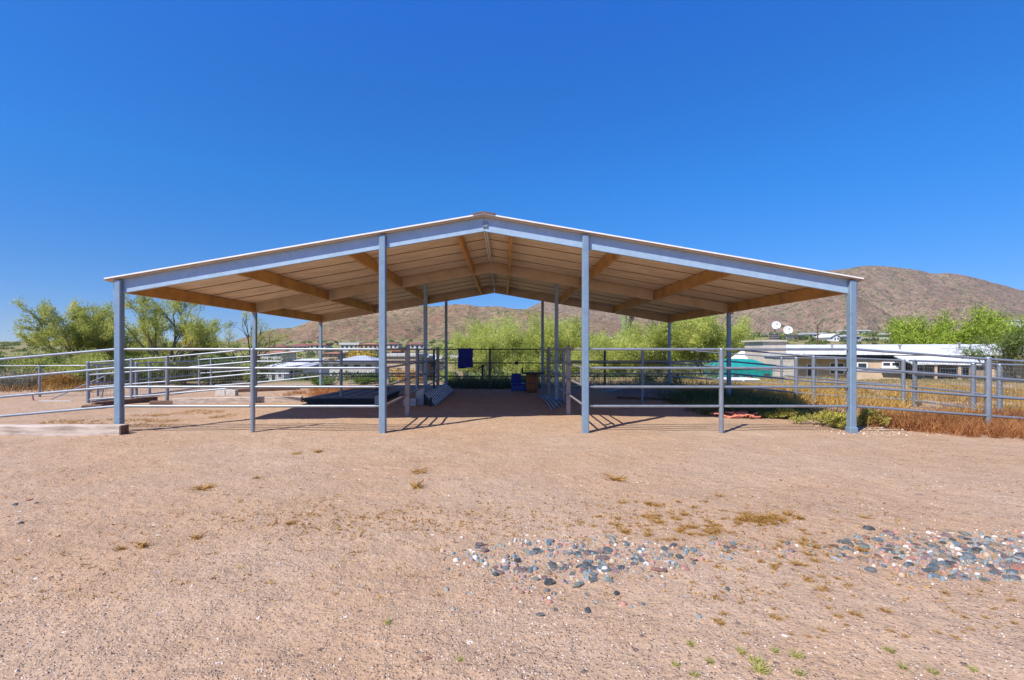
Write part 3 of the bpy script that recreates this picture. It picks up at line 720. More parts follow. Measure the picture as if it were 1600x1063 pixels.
# timbers
def timber(label, x0, x1, y0, y1, zt, mat, t=.2, name='timber', zb=-.03, rz=0):
    m = MB(); c = ((x0+x1)/2, (y0+y1)/2, (zt+zb)/2)
    ln = math.hypot(x1-x0, y1-y0); a = math.atan2(y1-y0, x1-x0)
    m.rbox(c, ln, t, zt-zb, rz=a, bev=.012)
    tag(m.obj(name, mat), label, 'timber')
timber('long weathered grey timber lying below the front left fence', -9.6, XP(187, 8.6)+.0, 8.66, 8.7, .175, M['wood'], .2)
m = MB(); m.rbox((XP(187, 8.6)+.006, 8.7, .073), .012, .19, .19); tb = m.obj('cut_end', M['wooddark'])
tb.parent = bpy.data.objects['timber']
timber('dark brown timber end on the sand behind the fence at far left', XP(113, 12), XP(137, 12), 12.3, 12.45, .11, M['wooddark'], .2)
timber('long dark brown timber behind the front left corner post', XP(140, 12.6), XP(240, 14.2), 12.7, 14.3, .14, M['wooddark'], .16)
timber('short brown timber below the left run fence', XP(238, 13.5), XP(277, 13.5), 13.45, 13.5, .10, M['wooddark'], .16)
timber('pale grey timber in line with the left middle post', XP(278, 13.6), XP(394, 13.9), 13.45, 13.9, .17, M['wood'], .2)
timber('pale timber just right of the left middle post', XP(399, 13.9), XP(430, 13.9), 13.95, 14.0, .17, M['wood'], .2)
timber('tan timber between the left middle post and the black platform', XP(431, 14), XP(470, 14), 14.0, 14.1, .16, M['wood'], .2)
timber('dark reddish timber at the back of the left stall', XP(372, 17.6), XP(470, 18.4), 17.2, 18.3, .12, M['wooddark'], .2)
timber('long dark timber along the foot of the rear left fence', XP(505, 18.4), XP(602, 18.4), 18.35, 18.4, .10, M['wooddark'], .18)
timber('dark brown timber along the foot of the rear right fence', XP(1000, 18.4), XP(1042, 18.4), 18.3, 18.4, .08, M['wooddark'], .18)
for px, lab in ((346.5, 'left of two pale concrete blocks on the sand by the left run'), (362.5, 'right of two pale concrete blocks on the sand by the left run')):
    m = MB(); m.rbox((XP(px, 16), 16.0, .09), .325, .2, .2, bev=.01); tag(m.obj('concrete_block', M['block']), lab, 'block')
# leaning triangular brace left of the run corner
t = empty('pipe_brace', (XP(120, 14.6), 14.6, 0), 'grey triangular pipe brace standing on the sand at left', 'pipe brace')
Yb = 14.3
for a, b_ in (((80, 624), (163, 588)), ((165, 587), (158, 626)), ((60, 627), (112, 627))):
    m = MB(); p = P(a[0], a[1], Yb); q = P(b_[0], b_[1], Yb); m.tube([p, q], .018, 8); m.obj('bar', M['galv'], t)
m = MB(); p = P(52, 625, 14.5); m.tube([(p[0], 14.5, -.03), (p[0]-.05, 14.5, .2)], .03, 7)
tag(m.obj('survey_stake', simple('pinkish_stake', (.55, .32, .26), .8)), 'short pinkish stake stuck in the sand at far left', 'stake')

# ------------------------------------------------------------------ plants
def fbm3(p, s, seed):
    return (fbm(p[:, 0]*s+seed, p[:, 1]*s+p[:, 2]*s*.7, 3)+fbm(p[:, 2]*s+seed*2, p[:, 0]*s-p[:, 1]*s*.6, 3))*.5
def tree_meshes(seed, H, W, nleaf, leaf=(.15, .022), nlimb=6, zlow=.25, depth=4, trunk_r=.09, spread=.16, open_=0.):
    """twiggy desert tree: limbs from the base, forking into fine twigs that carry narrow leaves"""
    rg = random.Random(seed); ng = np.random.default_rng(seed)
    segs = []; twigs = []
    def grow(p, d, ln, r, lv):
        pts = [p.copy()]; q = p.copy(); dd = d.copy()
        for i in range(4):
            dd = (dd+Vector((rg.uniform(-.3, .3), rg.uniform(-.3, .3), rg.uniform(-.16, .24)))).normalized()
            q = q+dd*ln/4; pts.append(q.copy())
        segs.append((pts, r, max(r*.55, .003), lv))
        if lv >= depth-1: twigs.append(pts)
        if lv < depth:
            for k in range(rg.choice((2, 3, 3)) if lv > 0 else 3):
                j = rg.choice((2, 3, 4, 4)); nd = (dd+Vector((rg.uniform(-1, 1), rg.uniform(-1, 1), rg.uniform(-.45, .6)))*.8).normalized()
                grow(pts[j], nd, ln*rg.uniform(.55, .85), max(r*.55, .003), lv+1)
    for k in range(nlimb):
        a = 2*math.pi*(k+rg.uniform(-.3, .3))/nlimb; el = rg.uniform(.55, 1.25)
        grow(Vector((0, 0, .05)), Vector((math.cos(a)*math.cos(el), math.sin(a)*math.cos(el), math.sin(el))), 1.0*rg.uniform(.8, 1.15), trunk_r, 0)
    allp = np.array([tuple(q) for s in segs for q in s[0]])
    hz = np.percentile(allp[:, 2], 98); wx = np.percentile(np.abs(allp[:, :2]), 96)
    S = np.array([W/2/wx, W/2/wx, H/hz])
    mb = MB()
    for pts, r0, r1, lv in segs:
        if lv > depth-1: continue
        mb.tube([Vector((q.x*S[0], q.y*S[1], q.z*S[2])) for q in pts], r0, 6 if lv < 2 else 4, False, r1)
    T = np.array([[tuple(q) for q in t] for t in twigs])*S
    T = T[(T[:, :, 2].mean(1) > zlow*H*ng.random(len(T))**1.5*1.2)]
    if open_ > 0:
        keep = fbm3(T.mean(1), .9, seed) > np.quantile(fbm3(T.mean(1), .9, seed), open_); T = T[keep]
    idx = ng.integers(0, len(T), nleaf); u = ng.random(nleaf)*3.999
    i = u.astype(int); fr = (u-i)[:, None]
    p0 = T[idx, i]; p1 = T[idx, i+1]; C = p0+(p1-p0)*fr
    C = C+ng.normal(size=(nleaf, 3))*spread*np.array([1, 1, .8])*(H/4)**.5
    D = unit(p1-p0)+ng.normal(size=(nleaf, 3))*.55
    C[:, 2] = np.maximum(C[:, 2], .04)
    V = leafquads(C, D, leaf[0]*ng.uniform(.6, 1.4, nleaf), leaf[1]*ng.uniform(.7, 1.4, nleaf), ng)
    tone = np.clip(.5+1.5*(fbm3(C, .9, seed+3)-.5)+ng.normal(size=nleaf)*.16+(ng.random(len(T))[idx]-.5)*.25, 0, 1)
    return mb.mesh('trunk'), quads_mesh('crown', V, tone)
def bush_mesh(seed, W, H, nleaf, leaf=(.12, .05), lobes=7, up=.3):
    ng = np.random.default_rng(seed)
    LC = np.stack([ng.normal(size=lobes)*W*.24, ng.normal(size=lobes)*W*.24, ng.uniform(.25, .68, lobes)*H], 1)
    LR = np.stack([ng.uniform(.16, .3, lobes)*W, ng.uniform(.16, .3, lobes)*W, ng.uniform(.22, .36, lobes)*H], 1)
    k = ng.integers(0, lobes, nleaf); d = unit(ng.normal(size=(nleaf, 3))); rad = ng.random(nleaf)**.45
    C = LC[k]+d*LR[k]*rad[:, None]*(1+.5*(fbm3(d*2+LC[k], 1.6, seed)-.5))[:, None]
    C[:, 2] = np.abs(C[:, 2])
    D = d+ng.normal(size=(nleaf, 3))*.6+np.array([0, 0, up])
    V = leafquads(C, D, leaf[0]*ng.uniform(.5, 1.5, nleaf), leaf[1]*ng.uniform(.6, 1.4, nleaf), ng)
    tone = np.clip(.2+.6*fbm3(C, 2.2/max(W, .5), seed+9)+ng.normal(size=nleaf)*.15, 0, 1)
    me = quads_mesh('foliage', V, tone)
    sb = MB()
    for i in range(6):
        c = LC[i % lobes]; sb.tube([(0, 0, -.05), (c[0]*.4, c[1]*.4, c[2]*.5), tuple(c)], .012*W, 5, False, .005*W)
    return sb.mesh('stem'), me
def tree(label, cat, loc, H, W, seed, leafm, barkm='bark', name='palo_verde_tree', group=None, rot=None, **kw):
    tm, cm = tree_meshes(seed, H, W, **kw)
    t = empty(name, (0, 0, 0), label, cat, group)
    link('trunk', tm, M[barkm], t); link('crown', cm, L[leafm], t)
    t.location = loc; t.rotation_euler.z = seed*1.7 if rot is None else rot
    return t
def bush(label, cat, loc, W, H, seed, leafm, n=2500, name='desert_shrub', group=None, **kw):
    sm, fm = bush_mesh(seed, W, H, n, **kw)
    t = empty(name, (0, 0, 0), label, cat, group)
    link('stem', sm, M['stem'], t); link('foliage', fm, L[leafm], t)
    t.location = loc; return t
def copy_thing(t, loc, s=1., rz=0., label=None):
    c = t.copy(); COL.objects.link(c); c.location = loc; c.scale = (s, s, s); c.rotation_euler.z = rz
    if label: c['label'] = label
    for ch in t.children:
        d = ch.copy(); COL.objects.link(d); d.parent = c
    return c

def at(px, Y, dz=-.05): x = XP(px, Y); return (x, Y, tz(x, Y)+dz)
def hgt(px, py, Y): x = XP(px, Y); return ZP(py, Y)-tz(x, Y)
# left: two big palo verdes and a barer one
tree('olive-green palo verde left of the front left corner post', 'tree', at(125, 27), hgt(125, 478, 27), 4.6, 3, 'palo_dull', nleaf=30000, leaf=(.15, .03), nlimb=8, zlow=.12, spread=.10, open_=.12)
tree('tall olive palo verde showing under the left eave of the shelter', 'tree', at(268, 26), hgt(268, 464, 26), 4.5, 8, 'palo_dull', nleaf=30000, leaf=(.14, .03), nlimb=8, zlow=.12, spread=.095, open_=.15)
tree('thin bare-branched palo verde by the middle left post', 'tree', at(385, 29), hgt(385, 492, 29), 3.8, 15, 'palo_dull', 'barkdark', nleaf=5200, nlimb=5, zlow=.4, spread=.12, open_=.3, trunk_r=.07)
tree('bushy olive palo verde between the two tall ones at left', 'tree', at(196, 29), hgt(196, 502, 29), 4.6, 21, 'palo_dull', nleaf=30000, leaf=(.15, .03), nlimb=6, zlow=.05, spread=.16)
# middle and right: lime-green trees beyond the rear fence
tree('rounded lime-green tree seen right of the blue blanket', 'tree', at(752, 50), hgt(752, 512, 50), 7.0, 31, 'palo_bright', nleaf=31200, leaf=(.26, .05), nlimb=7, zlow=.05, spread=.26)
tree('tall lime-green tree seen left of the right aisle posts', 'tree', at(815, 54), hgt(815, 501, 54), 8.0, 32, 'palo_bright', nleaf=33800, leaf=(.26, .05), nlimb=7, zlow=.05, spread=.26)
tree('lime-green tree seen between the right aisle posts', 'tree', at(872, 52), hgt(872, 506, 52), 6.5, 33, 'palo_bright', nleaf=28600, leaf=(.26, .05), nlimb=7, zlow=.05, spread=.26)
tree('pale lime tree seen just right of the front right aisle post', 'tree', at(935, 47), hgt(935, 524, 47), 6.0, 34, 'palo_bright', nleaf=28600, leaf=(.25, .05), nlimb=7, zlow=.03, spread=.26)
tree('lime-green tree below the tall cactus', 'tree', at(985, 43), hgt(985, 521, 43), 6.0, 35, 'palo_bright', nleaf=31200, leaf=(.24, .045), nlimb=7, zlow=.03, spread=.24)
tree('broad lime tree behind the rear right corner post', 'tree', at(1040, 41), hgt(1040, 506, 41), 7.0, 36, 'palo_bright', nleaf=39000, leaf=(.22, .045), nlimb=7, zlow=.02, spread=.24)
tree('feathery lime tree left of the middle right post', 'tree', at(1105, 40), hgt(1105, 496, 40), 6.2, 37, 'palo_bright', nleaf=39000, leaf=(.22, .045), nlimb=7, zlow=.02, spread=.24)
tree('lime tree behind the teal shed', 'tree', at(1160, 46), hgt(1160, 512, 46), 4.6, 38, 'palo_bright', nleaf=23400, leaf=(.24, .05), nlimb=6, zlow=.02, spread=.26)
# right: trees behind and in front of the long white-roofed house
for i, (px, py, Y, W, lab) in enumerate(((1446, 503, 66, 7, 'leftmost bright green tree behind the white-roofed house'), (1492, 507, 66, 8, 'second bright green tree from the left behind the white-roofed house'), (1540, 493, 64, 8.5, 'tallest bright green tree behind the white-roofed house'), (1585, 503, 62, 8, 'bright green tree behind the right end of the white roof'))):
    tree(lab, 'tree', at(px, Y), hgt(px, py, Y), W, 50+i, 'lime', name='leafy_tree', nleaf=20000, leaf=(.34, .12), nlimb=7, zlow=.15, spread=.3)
tree('feathery palo verde in front of the right end of the white-roofed house', 'tree', at(1600, 22.5), hgt(1600, 516, 22.5), 4.4, 61, 'green', nleaf=9000, leaf=(.15, .025), nlimb=6, zlow=.1, spread=.16, open_=.1)
# saguaro
sg = empty('saguaro', (0, 0, 0), 'tall green saguaro cactus with dark dead arms behind the right stall', 'cactus')
Ys = 47; zb = tz(XP(976, Ys), Ys); hs_ = ZP(486, Ys)-zb
def ribbed_col(m, pts, r, n=24):
    pts = [Vector(p) for p in pts]; rings = []
    for i, p in enumerate(pts):
        d = (pts[min(i+1, len(pts)-1)]-pts[max(i-1, 0)]).normalized(); a = d.cross(Vector((.2, 1, .1))).normalized(); b = a.cross(d)
        rr_ = r*(1 if i < len(pts)-1 else .35)
        rings.append([p+(a*math.cos(2*math.pi*k/n)+b*math.sin(2*math.pi*k/n))*rr_*(1 if k % 2 else .84) for k in range(n)])
    m.add([q for g in rings for q in g], [(i*n+k, i*n+(k+1) % n, (i+1)*n+(k+1) % n, (i+1)*n+k) for i in range(len(pts)-1) for k in range(n)])
    m.add(rings[-1], [tuple(range(n))])
m = MB(); ribbed_col(m, [(0, 0, -.1), (0, 0, hs_*.3), (.03, 0, hs_*.7), (.03, 0, hs_*.96), (.03, 0, hs_)], .25); link('trunk', m.mesh('trunk'), M['saguaro'], sg)
for pts, r in (([(.2, 0, hs_*.74), (.5, 0, hs_*.76), (.62, 0, hs_*.85), (.62, 0, hs_*.97)], .17), ([(.55, 0, hs_*.86), (.85, .1, hs_*.90), (.98, .1, hs_*1.0), (.95, .1, hs_*1.08)], .13)):
    m = MB(); ribbed_col(m, pts, r, 16); link('arm', m.mesh('arm'), M['saguarodead'], sg)
sg.location = (XP(975, Ys), Ys, zb)

# shrubs on the left beyond the run
bush('pale grey flowering shrub at the far left edge behind the thin rail', 'shrub', at(18, 18.5), 2.6, .95, 71, 'sage', 3600, leaf=(.07, .035))
bush('rusty seeded shrub left of the triangular brace', 'shrub', at(62, 19), 1.9, .85, 72, 'drypale', 2600, leaf=(.09, .03))
bush('brown grassy shrub behind the triangular brace', 'shrub', at(105, 19.5), 1.8, .75, 73, 'dry', 2600, leaf=(.09, .025))
bush('grey shrub behind the left run fence corner', 'shrub', at(150, 20), 2.0, .9, 74, 'scrub', 2600, leaf=(.10, .03))
for i, (px, py, Y, W, lm, lab) in enumerate((
    (22, 566, 30, 4.5, 'green', 'green desert bush at far left below the distant hill'), (75, 560, 33, 5, 'green', 'green desert bush left of the olive palo verde'), (140, 558, 25, 3.4, 'palo_dull', 'olive bush at the foot of the left palo verde'),
    (205, 553, 24, 3.0, 'palo_dull', 'olive bush behind the doubled post of the left run'), (255, 558, 23.5, 2.6, 'scrub', 'dark scrubby bush at the foot of the tall left palo verde'), (300, 553, 25, 2.8, 'palo_dull', 'olive bush behind the rear corner of the left run'),
    (345, 556, 24, 2.4, 'scrub', 'dark bush behind the pale concrete blocks'), (378, 548, 30, 3.5, 'scrub', 'dark green bush left of the middle left post'))):
    bush(lab, 'shrub', at(px, Y), W, hgt(px, py, Y), 80+i, lm, 3600, leaf=(.16, .04))
for i, (px, Y, W, H, lm, lab) in enumerate(((168, 21.5, 2.2, 1.5, 'palo_dull', 'leafy olive shrub right of the triangular brace'), (208, 21, 2.0, 1.4, 'green', 'green shrub behind the doubled post of the left run'), (245, 21.5, 2.2, 1.5, 'palo_dull', 'leafy olive shrub behind the second post of the left run'),
    (288, 21, 2.0, 1.3, 'scrub', 'dark olive shrub just left of the rear corner of the left run'), (325, 21.5, 2.0, 1.5, 'green', 'green shrub right of the rear corner of the left run'), (362, 21, 1.9, 1.3, 'scrub', 'dark olive shrub behind the mesh left of the middle left post'), (392, 22.5, 1.6, 1.1, 'palo_dull', 'small olive shrub right behind the middle left post'), (40, 23, 3.0, 1.7, 'green', 'wide green shrub at far left beyond the thin rail'), (95, 23.5, 3.0, 1.8, 'palo_dull', 'wide olive shrub at far left below the first palo verde'))):
    bush(lab, 'shrub', at(px, Y), W, H, 140+i, lm, 4200, leaf=(.13, .035))
# shrubs behind the rear fences
bush('shaded green bush behind the mesh of the rear right stall', 'shrub', at(1012, 21), 1.9, .80, 95, 'scrub', 2600, leaf=(.10, .035))
bush('grey-green bush behind the rear right stall near the middle post', 'shrub', at(1085, 22), 2.3, 1.15, 96, 'scrub', 2600, leaf=(.11, .03))
bush('leafy agave-like green bush behind the rear left stall', 'shrub', at(520, 21.5), 1.8, .62, 97, 'green', 1500, leaf=(.22, .035))
bush('golden-yellow bush behind the left aisle fence', 'shrub', at(636, 22), 1.8, .85, 98, 'gold', 1800, leaf=(.12, .03))
bush('low green bush right of another behind the rear left stall', 'shrub', at(575, 21.5), 1.7, .6, 99, 'green', 1500, leaf=(.2, .035))
# brittlebush clumps by the front right corner
def flowering(label, loc, W, H, seed, nl, nf, leafm='brittle'):
    ng = np.random.default_rng(seed); sm, fm = bush_mesh(seed, W, H, nl, leaf=(.055, .022), lobes=9)
    t = empty('flowering_shrub', (0, 0, 0), label, 'shrub'); link('stem', sm, M['stem'], t); link('foliage', fm, L[leafm], t)
    k = ng.integers(0, len(fm.polygons), nf)
    c = np.array([fm.polygons[int(i)].center for i in k]); c = c[c[:, 2] > .4*H*ng.random(len(c))]
    c[:, 2] += .02
    link('flowers', quads_mesh('flowers', leafquads(c, ng.normal(size=c.shape)+np.array([0, 0, .3]), .024, .02, ng), ng.random(len(c))), L['yellow'], t)
    t.location = loc; return t
for i, (px, py, W, H, lab) in enumerate(((1196, 652, .5, .14, 'small yellow-flowered clump right of the orange hose heap'), (1222, 653, .62, .27, 'yellow-flowered clump with one tall tuft right of the hose heap'), (1252, 652, .5, .19, 'thin yellow-flowered clump halfway along the right bay'),
        (1282, 663, .75, .30, 'yellow-flowered bush left of the right corner post'), (1310, 668, .7, .33, 'big yellow-flowered bush touching the right corner post'), (1352, 664, .5, .36, 'dark green flowered bush just right of the right corner post'), (1372, 655, .45, .30, 'greenish flowered bush behind the right corner post'))):
    g = G(px, py); flowering(lab, (g[0], g[1], -.02), W, H, 110+i, 1500, 520)

# ---- uncountable plants (stuff)
def patch(name, label, n, region, hfun, leafm, wd=.006, lean=.35, tone=None, seed=1, per=7, clump=.05):
    ng = np.random.default_rng(seed); pts = []
    while len(pts) < n:
        q = region(ng)
        if q is not None: pts.append(q)
    B = np.repeat(np.array(pts), per, 0); B = B+ng.normal(size=B.shape)*clump
    h = np.array([hfun(x, y) for x, y in B])*ng.uniform(.35, 1.15, len(B))
    z = terr(B[:, 0], B[:, 1])
    b3 = np.column_stack([B, z-.01]); t3 = b3+np.column_stack([ng.normal(size=(len(B), 2))*lean*h[:, None], h])
    V = blades(b3, t3, wd*ng.uniform(.6, 1.4, len(B)), ng)
    tn = ng.random(len(B))*.5+.5*fbm(B[:, 0]*1.3, B[:, 1]*1.3, 3); tn = np.concatenate([tn, tn])
    o = link(name, quads_mesh(name, V, tn), L[leafm]); return tag(o, label, 'weeds', kind='stuff'), t3
def dots(name, label, T, keep, leafm, s, seed, up=.3):
    ng = np.random.default_rng(seed); k = ng.random(len(T)) < keep; C = T[k]
    V = leafquads(C, ng.normal(size=C.shape)+np.array([0, 0, up]), s, s*.8, ng)
    return tag(link(name, quads_mesh(name, V, ng.random(len(C))), L[leafm]), label, 'flowers', kind='stuff')
# rusty weeds along the right fence (front edge runs from (7.4,9.3) to (9.4,7.6))
def reg_rust(g):
    x = g.uniform(7.25, 12.5); y = g.uniform(7.2, 10.4)
    edge = 9.25-(x-7.4)*.95 if x < 9.3 else 7.45
    edge = edge+.5*(vnoise(x*2.3, 3.)-.5)
    f = (y-edge)/.5
    return (x, y) if f > 0 and g.random() < min(.9, .15+f) and vnoise(x*2.1, y*2.1+7) > .2 else None
patch('rusty_weeds', 'rusty red-brown dry weeds along the right fence', 2600, reg_rust, lambda x, y: .30, 'rust', .004, .5, seed=2, per=9)
def reg_gold(g):
    x = g.uniform(6.0, 17); y = g.uniform(9.6, 18)
    if x < 6.9+(y-9.6)*.0 and y < 14.2: return None
    if fbm(x*.5+4, y*.8, 3) < .49: return None
    return (x, y)
_, T = patch('golden_field', 'golden and tan wildflowers filling the ground to the right of the shelter', 5200, reg_gold, lambda x, y: .22+.22*float(vnoise(x*.6, y*.6)), 'gold', .006, .45, seed=3, per=7, clump=.09)
def reg_straw(g):
    y = g.uniform(17, 31); x = g.uniform(5.5, y*1.15); return (x, y) if vnoise(x*.5, y*.5) > .3 else None
patch('pale_grass', 'pale dry grass and weeds between the flowers and the white-roofed house', 3200, reg_straw, lambda x, y: (.07+.16*float(vnoise(x*.7+3, y*.7)))*(1.6 if x/y < .72 else .8), 'sagegrass', .009, .45, seed=41, per=7, clump=.12)
dots('golden_blooms', 'small yellow blooms over the golden field', T, .22, 'orange', .028, 4)
def reg_shade(g):
    x = g.uniform(4.6, 7.0); y = g.uniform(10.9, 15.5)
    if x < 5.2+(y-11)*.1 and g.random() < .8: return None
    return (x, y)
patch('shaded_weeds', 'dark shaded weeds inside the right edge of the shelter', 1100, reg_shade, lambda x, y: .32, 'scrub', .006, .4, seed=5, per=8, clump=.07)
def reg_rear(g):
    x = g.uniform(-2.3, 1.4); y = g.uniform(18.75, 20.4); return (x, y)
patch('rear_weeds', 'dark tall weeds behind the rear aisle fence', 520, reg_rear, lambda x, y: .42, 'scrub', .008, .35, seed=6, per=8, clump=.06)
def reg_rear2(g):
    x = g.uniform(1.4, 6.4); y = g.uniform(19, 22); return (x, y) if g.random() < .5 else None
patch('straw_weeds', 'pale straw and weeds behind the rear right stall', 420, reg_rear2, lambda x, y: .30, 'drypale', .007, .5, seed=7, per=7, clump=.07)
def reg_left(g):
    x = g.uniform(-7.2, -4.3); y = g.uniform(15.2, 18.9)
    return (x, y) if vnoise(x*1.5+8, y*1.5) > .38 and y > 14.8+(x+7.2)*.9 else None
patch('orange_weeds', 'low orange-brown dry weeds at the back of the left stall', 700, reg_left, lambda x, y: .17, 'rust', .005, .7, seed=8, per=7, clump=.08)
def reg_llow(g):
    x = g.uniform(-26, -13); y = g.uniform(17.2, 22); return (x, y) if x/y < -.82 and g.random() < .6 else None
patch('left_weeds', 'brown dry weeds in front of the desert bushes at left', 800, reg_llow, lambda x, y: .28, 'dry', .007, .5, seed=9, per=7, clump=.1)
def reg_lstall(g):
    x = g.uniform(-9.5, -6.2); y = g.uniform(9.6, 13.2); return (x, y) if vnoise(x*1.1+2, y*2.4) > .62 else None
patch('sparse_weeds', 'sparse flat dry weeds in the sand of the left run', 260, reg_lstall, lambda x, y: .05, 'dry', .004, 1.0, seed=10, per=8, clump=.07)
# valley scrub: a far mass of bushes
ng = np.random.default_rng(77); N = 4200
Yv = 30+ng.random(N)**1.4*480; Xv = Yv*ng.uniform(-1.35, 1.35, N)
keep = ~((Xv > 10) & (Xv < 44) & (Yv < 52)) & ~((np.abs(Xv) < 9) & (Yv < 34))
keep &= ~((Yv < 130) & (np.abs(Xv/Yv*F+CX-500) < 130) & (ng.random(N) < .25))
pxv = Xv/Yv*F+CX
for a_, b_, Yh_ in ((398, 476, 66), (508, 592, 101), (594, 690, 82), (696, 730, 96)): keep &= ~((pxv > a_) & (pxv < b_) & (Yv < Yh_) & (ng.random(N) < .85))
Xv, Yv = Xv[keep], Yv[keep]; N = len(Xv)
Zv = terr(Xv, Yv); Sv = ng.uniform(.9, 2.0, N)*np.where(Yv > 150, 1.4, np.where(Yv < 75, .55, .85))
K = 70; k = np.repeat(np.arange(N), K); d = unit(ng.normal(size=(N*K, 3))); d[:, 2] = np.abs(d[:, 2])
rad = ng.random(N*K)**.4
C = np.column_stack([Xv[k], Yv[k], Zv[k]])+d*rad[:, None]*Sv[k][:, None]*np.array([1, 1, .95])*(1+.6*(fbm(d[:, 0]*2+k*.37, d[:, 2]*2+k*.11, 2)-.5))[:, None]
V = leafquads(C, d+ng.normal(size=C.shape)*.7, .40*Sv[k], .22*Sv[k], ng)
tone = np.clip(ng.random(N)[k]*.75+ng.normal(size=N*K)*.13+.1, 0, 1)
pick = ng.random(N)[k]
for nm, lm, lo_, hi_, lab in (('valley_scrub', 'green', 0, .45, 'green desert bushes covering the valley floor behind the shelter'), ('valley_brush', 'scrub', .45, .9, 'dull olive brush covering the valley floor behind the shelter'), ('valley_bloom', 'palo_bright', .9, 1.1, 'yellow-green blooming bushes dotted over the valley')):
    s = (pick >= lo_) & (pick < hi_)
    tag(link(nm, quads_mesh(nm, V[s], tone[s]), L[lm]), lab, 'bushes', kind='stuff')
tree('orange-yellow blooming palo verde beyond the white mobile home', 'tree', at(558, 110), hgt(558, 550, 110), 5.6, 121, 'orange', nleaf=2600, leaf=(.5, .25), nlimb=6, zlow=.1, spread=.5)

# ------------------------------------------------------------------ houses
def house(label, px0, px1, pybase, pyeave, pytop, Y, depth, wall, roofm, style='gable', ov=.4, wins=(), name='house', cat='house', door=None, deep=False, zb=None):
    """wins: list of (u0,u1,v0,v1) on the front wall"""
    x0, x1 = XP(px0, Y), XP(px1, Y); zb = ZP(pybase, Y) if zb is None else zb; ze = ZP(pyeave, Y); zt = ZP(pytop, Y)
    t = empty(name, ((x0+x1)/2, Y, zb), label, cat)
    m = MB(); m.box(x0, x1, Y, Y+depth, min(zb-.3, min(tz(x0, Y), tz(x1, Y))-.3), ze)
    if style == 'gable_end':
        xm = (x0+x1)/2; m.add([(x0, Y, ze), (x1, Y, ze), (xm, Y, zt-.1), (x0, Y+depth, ze), (x1, Y+depth, ze), (xm, Y+depth, zt-.1)], [(0, 1, 2), (4, 3, 5)])
    m.obj('wall', M[wall], t)
    m = MB(); th = .16
    a, b_, c, d = x0-ov, x1+ov, Y-ov, Y+depth+ov
    if style == 'hip':
        rdg = min((b_-a), (d-c))*.42
        vs = [(a, c, ze), (b_, c, ze), (b_, d, ze), (a, d, ze), (a, c, ze+th), (b_, c, ze+th), (b_, d, ze+th), (a, d, ze+th), (a+rdg, (c+d)/2, zt), (b_-rdg, (c+d)/2, zt)]
        m.add(vs, [(3, 2, 1, 0), (0, 1, 5, 4), (1, 2, 6, 5), (2, 3, 7, 6), (3, 0, 4, 7), (4, 5, 9, 8), (5, 6, 9), (6, 7, 8, 9), (7, 4, 8)])
    elif style == 'gable':
        ym = (c+d)/2
        for y0, y1, z0, z1 in ((c, ym, ze, zt), (ym, d, zt, ze)):
            m.hexa([(a, y0, z0), (b_, y0, z0), (b_, y1, z1), (a, y1, z1), (a, y0, z0+th), (b_, y0, z0+th), (b_, y1, z1+th), (a, y1, z1+th)])
        mm = MB(); mm.add([(x0, Y, ze), (x0, Y+depth, ze), (x0, ym, zt-.02), (x1, Y, ze), (x1, Y+depth, ze), (x1, ym, zt-.02)], [(1, 0, 2), (3, 4, 5)]); mm.obj('gable_wall', M[wall], t)
    elif style == 'gable_end':
        xm = (x0+x1)/2
        for xa, xb, z0, z1 in ((a, xm, ze-.1, zt), (xm, b_, zt, ze-.1)):
            m.hexa([(xa, c, z0), (xb, c, z1), (xb, d, z1), (xa, d, z0), (xa, c, z0+th), (xb, c, z1+th), (xb, d, z1+th), (xa, d, z0+th)])
    elif style == 'shed':
        m.hexa([(a, c, ze), (b_, c, ze), (b_, d, zt), (a, d, zt), (a, c, ze+th), (b_, c, ze+th), (b_, d, zt+th), (a, d, zt+th)])
    else:
        m.box(a, b_, c, d, ze+.002, zt)
    m.obj('roof', M[roofm], t)
    H = ze-zb
    for u0, u1, v0, v1 in wins:
        m = MB(); wx0 = x0+(x1-x0)*u0; wx1 = x0+(x1-x0)*u1; z0 = zb+H*v0; z1 = zb+H*v1
        m.box(wx0, wx1, Y-.03, Y+.05, z0, z1); o = m.obj('window' if v0 > .05 else 'door', M['glass'], t)
        if Y < 140:
            f = MB(); e = .07
            f.box(wx0-e, wx1+e, Y-.05, Y+.04, z1, z1+e); f.box(wx0-e, wx1+e, Y-.05, Y+.04, z0-e, z0)
            f.box(wx0-e, wx0, Y-.05, Y+.04, z0, z1); f.box(wx1, wx1+e, Y-.05, Y+.04, z0, z1); f.obj('frame', M['offwhite'], o)
    return t
W3 = ((.08, .2, .3, .8), (.42, .56, .0, .85), (.72, .9, .3, .8))
W4 = ((.05, .18, .25, .8), (.3, .42, .25, .8), (.55, .68, .0, .8), (.8, .93, .25, .8))
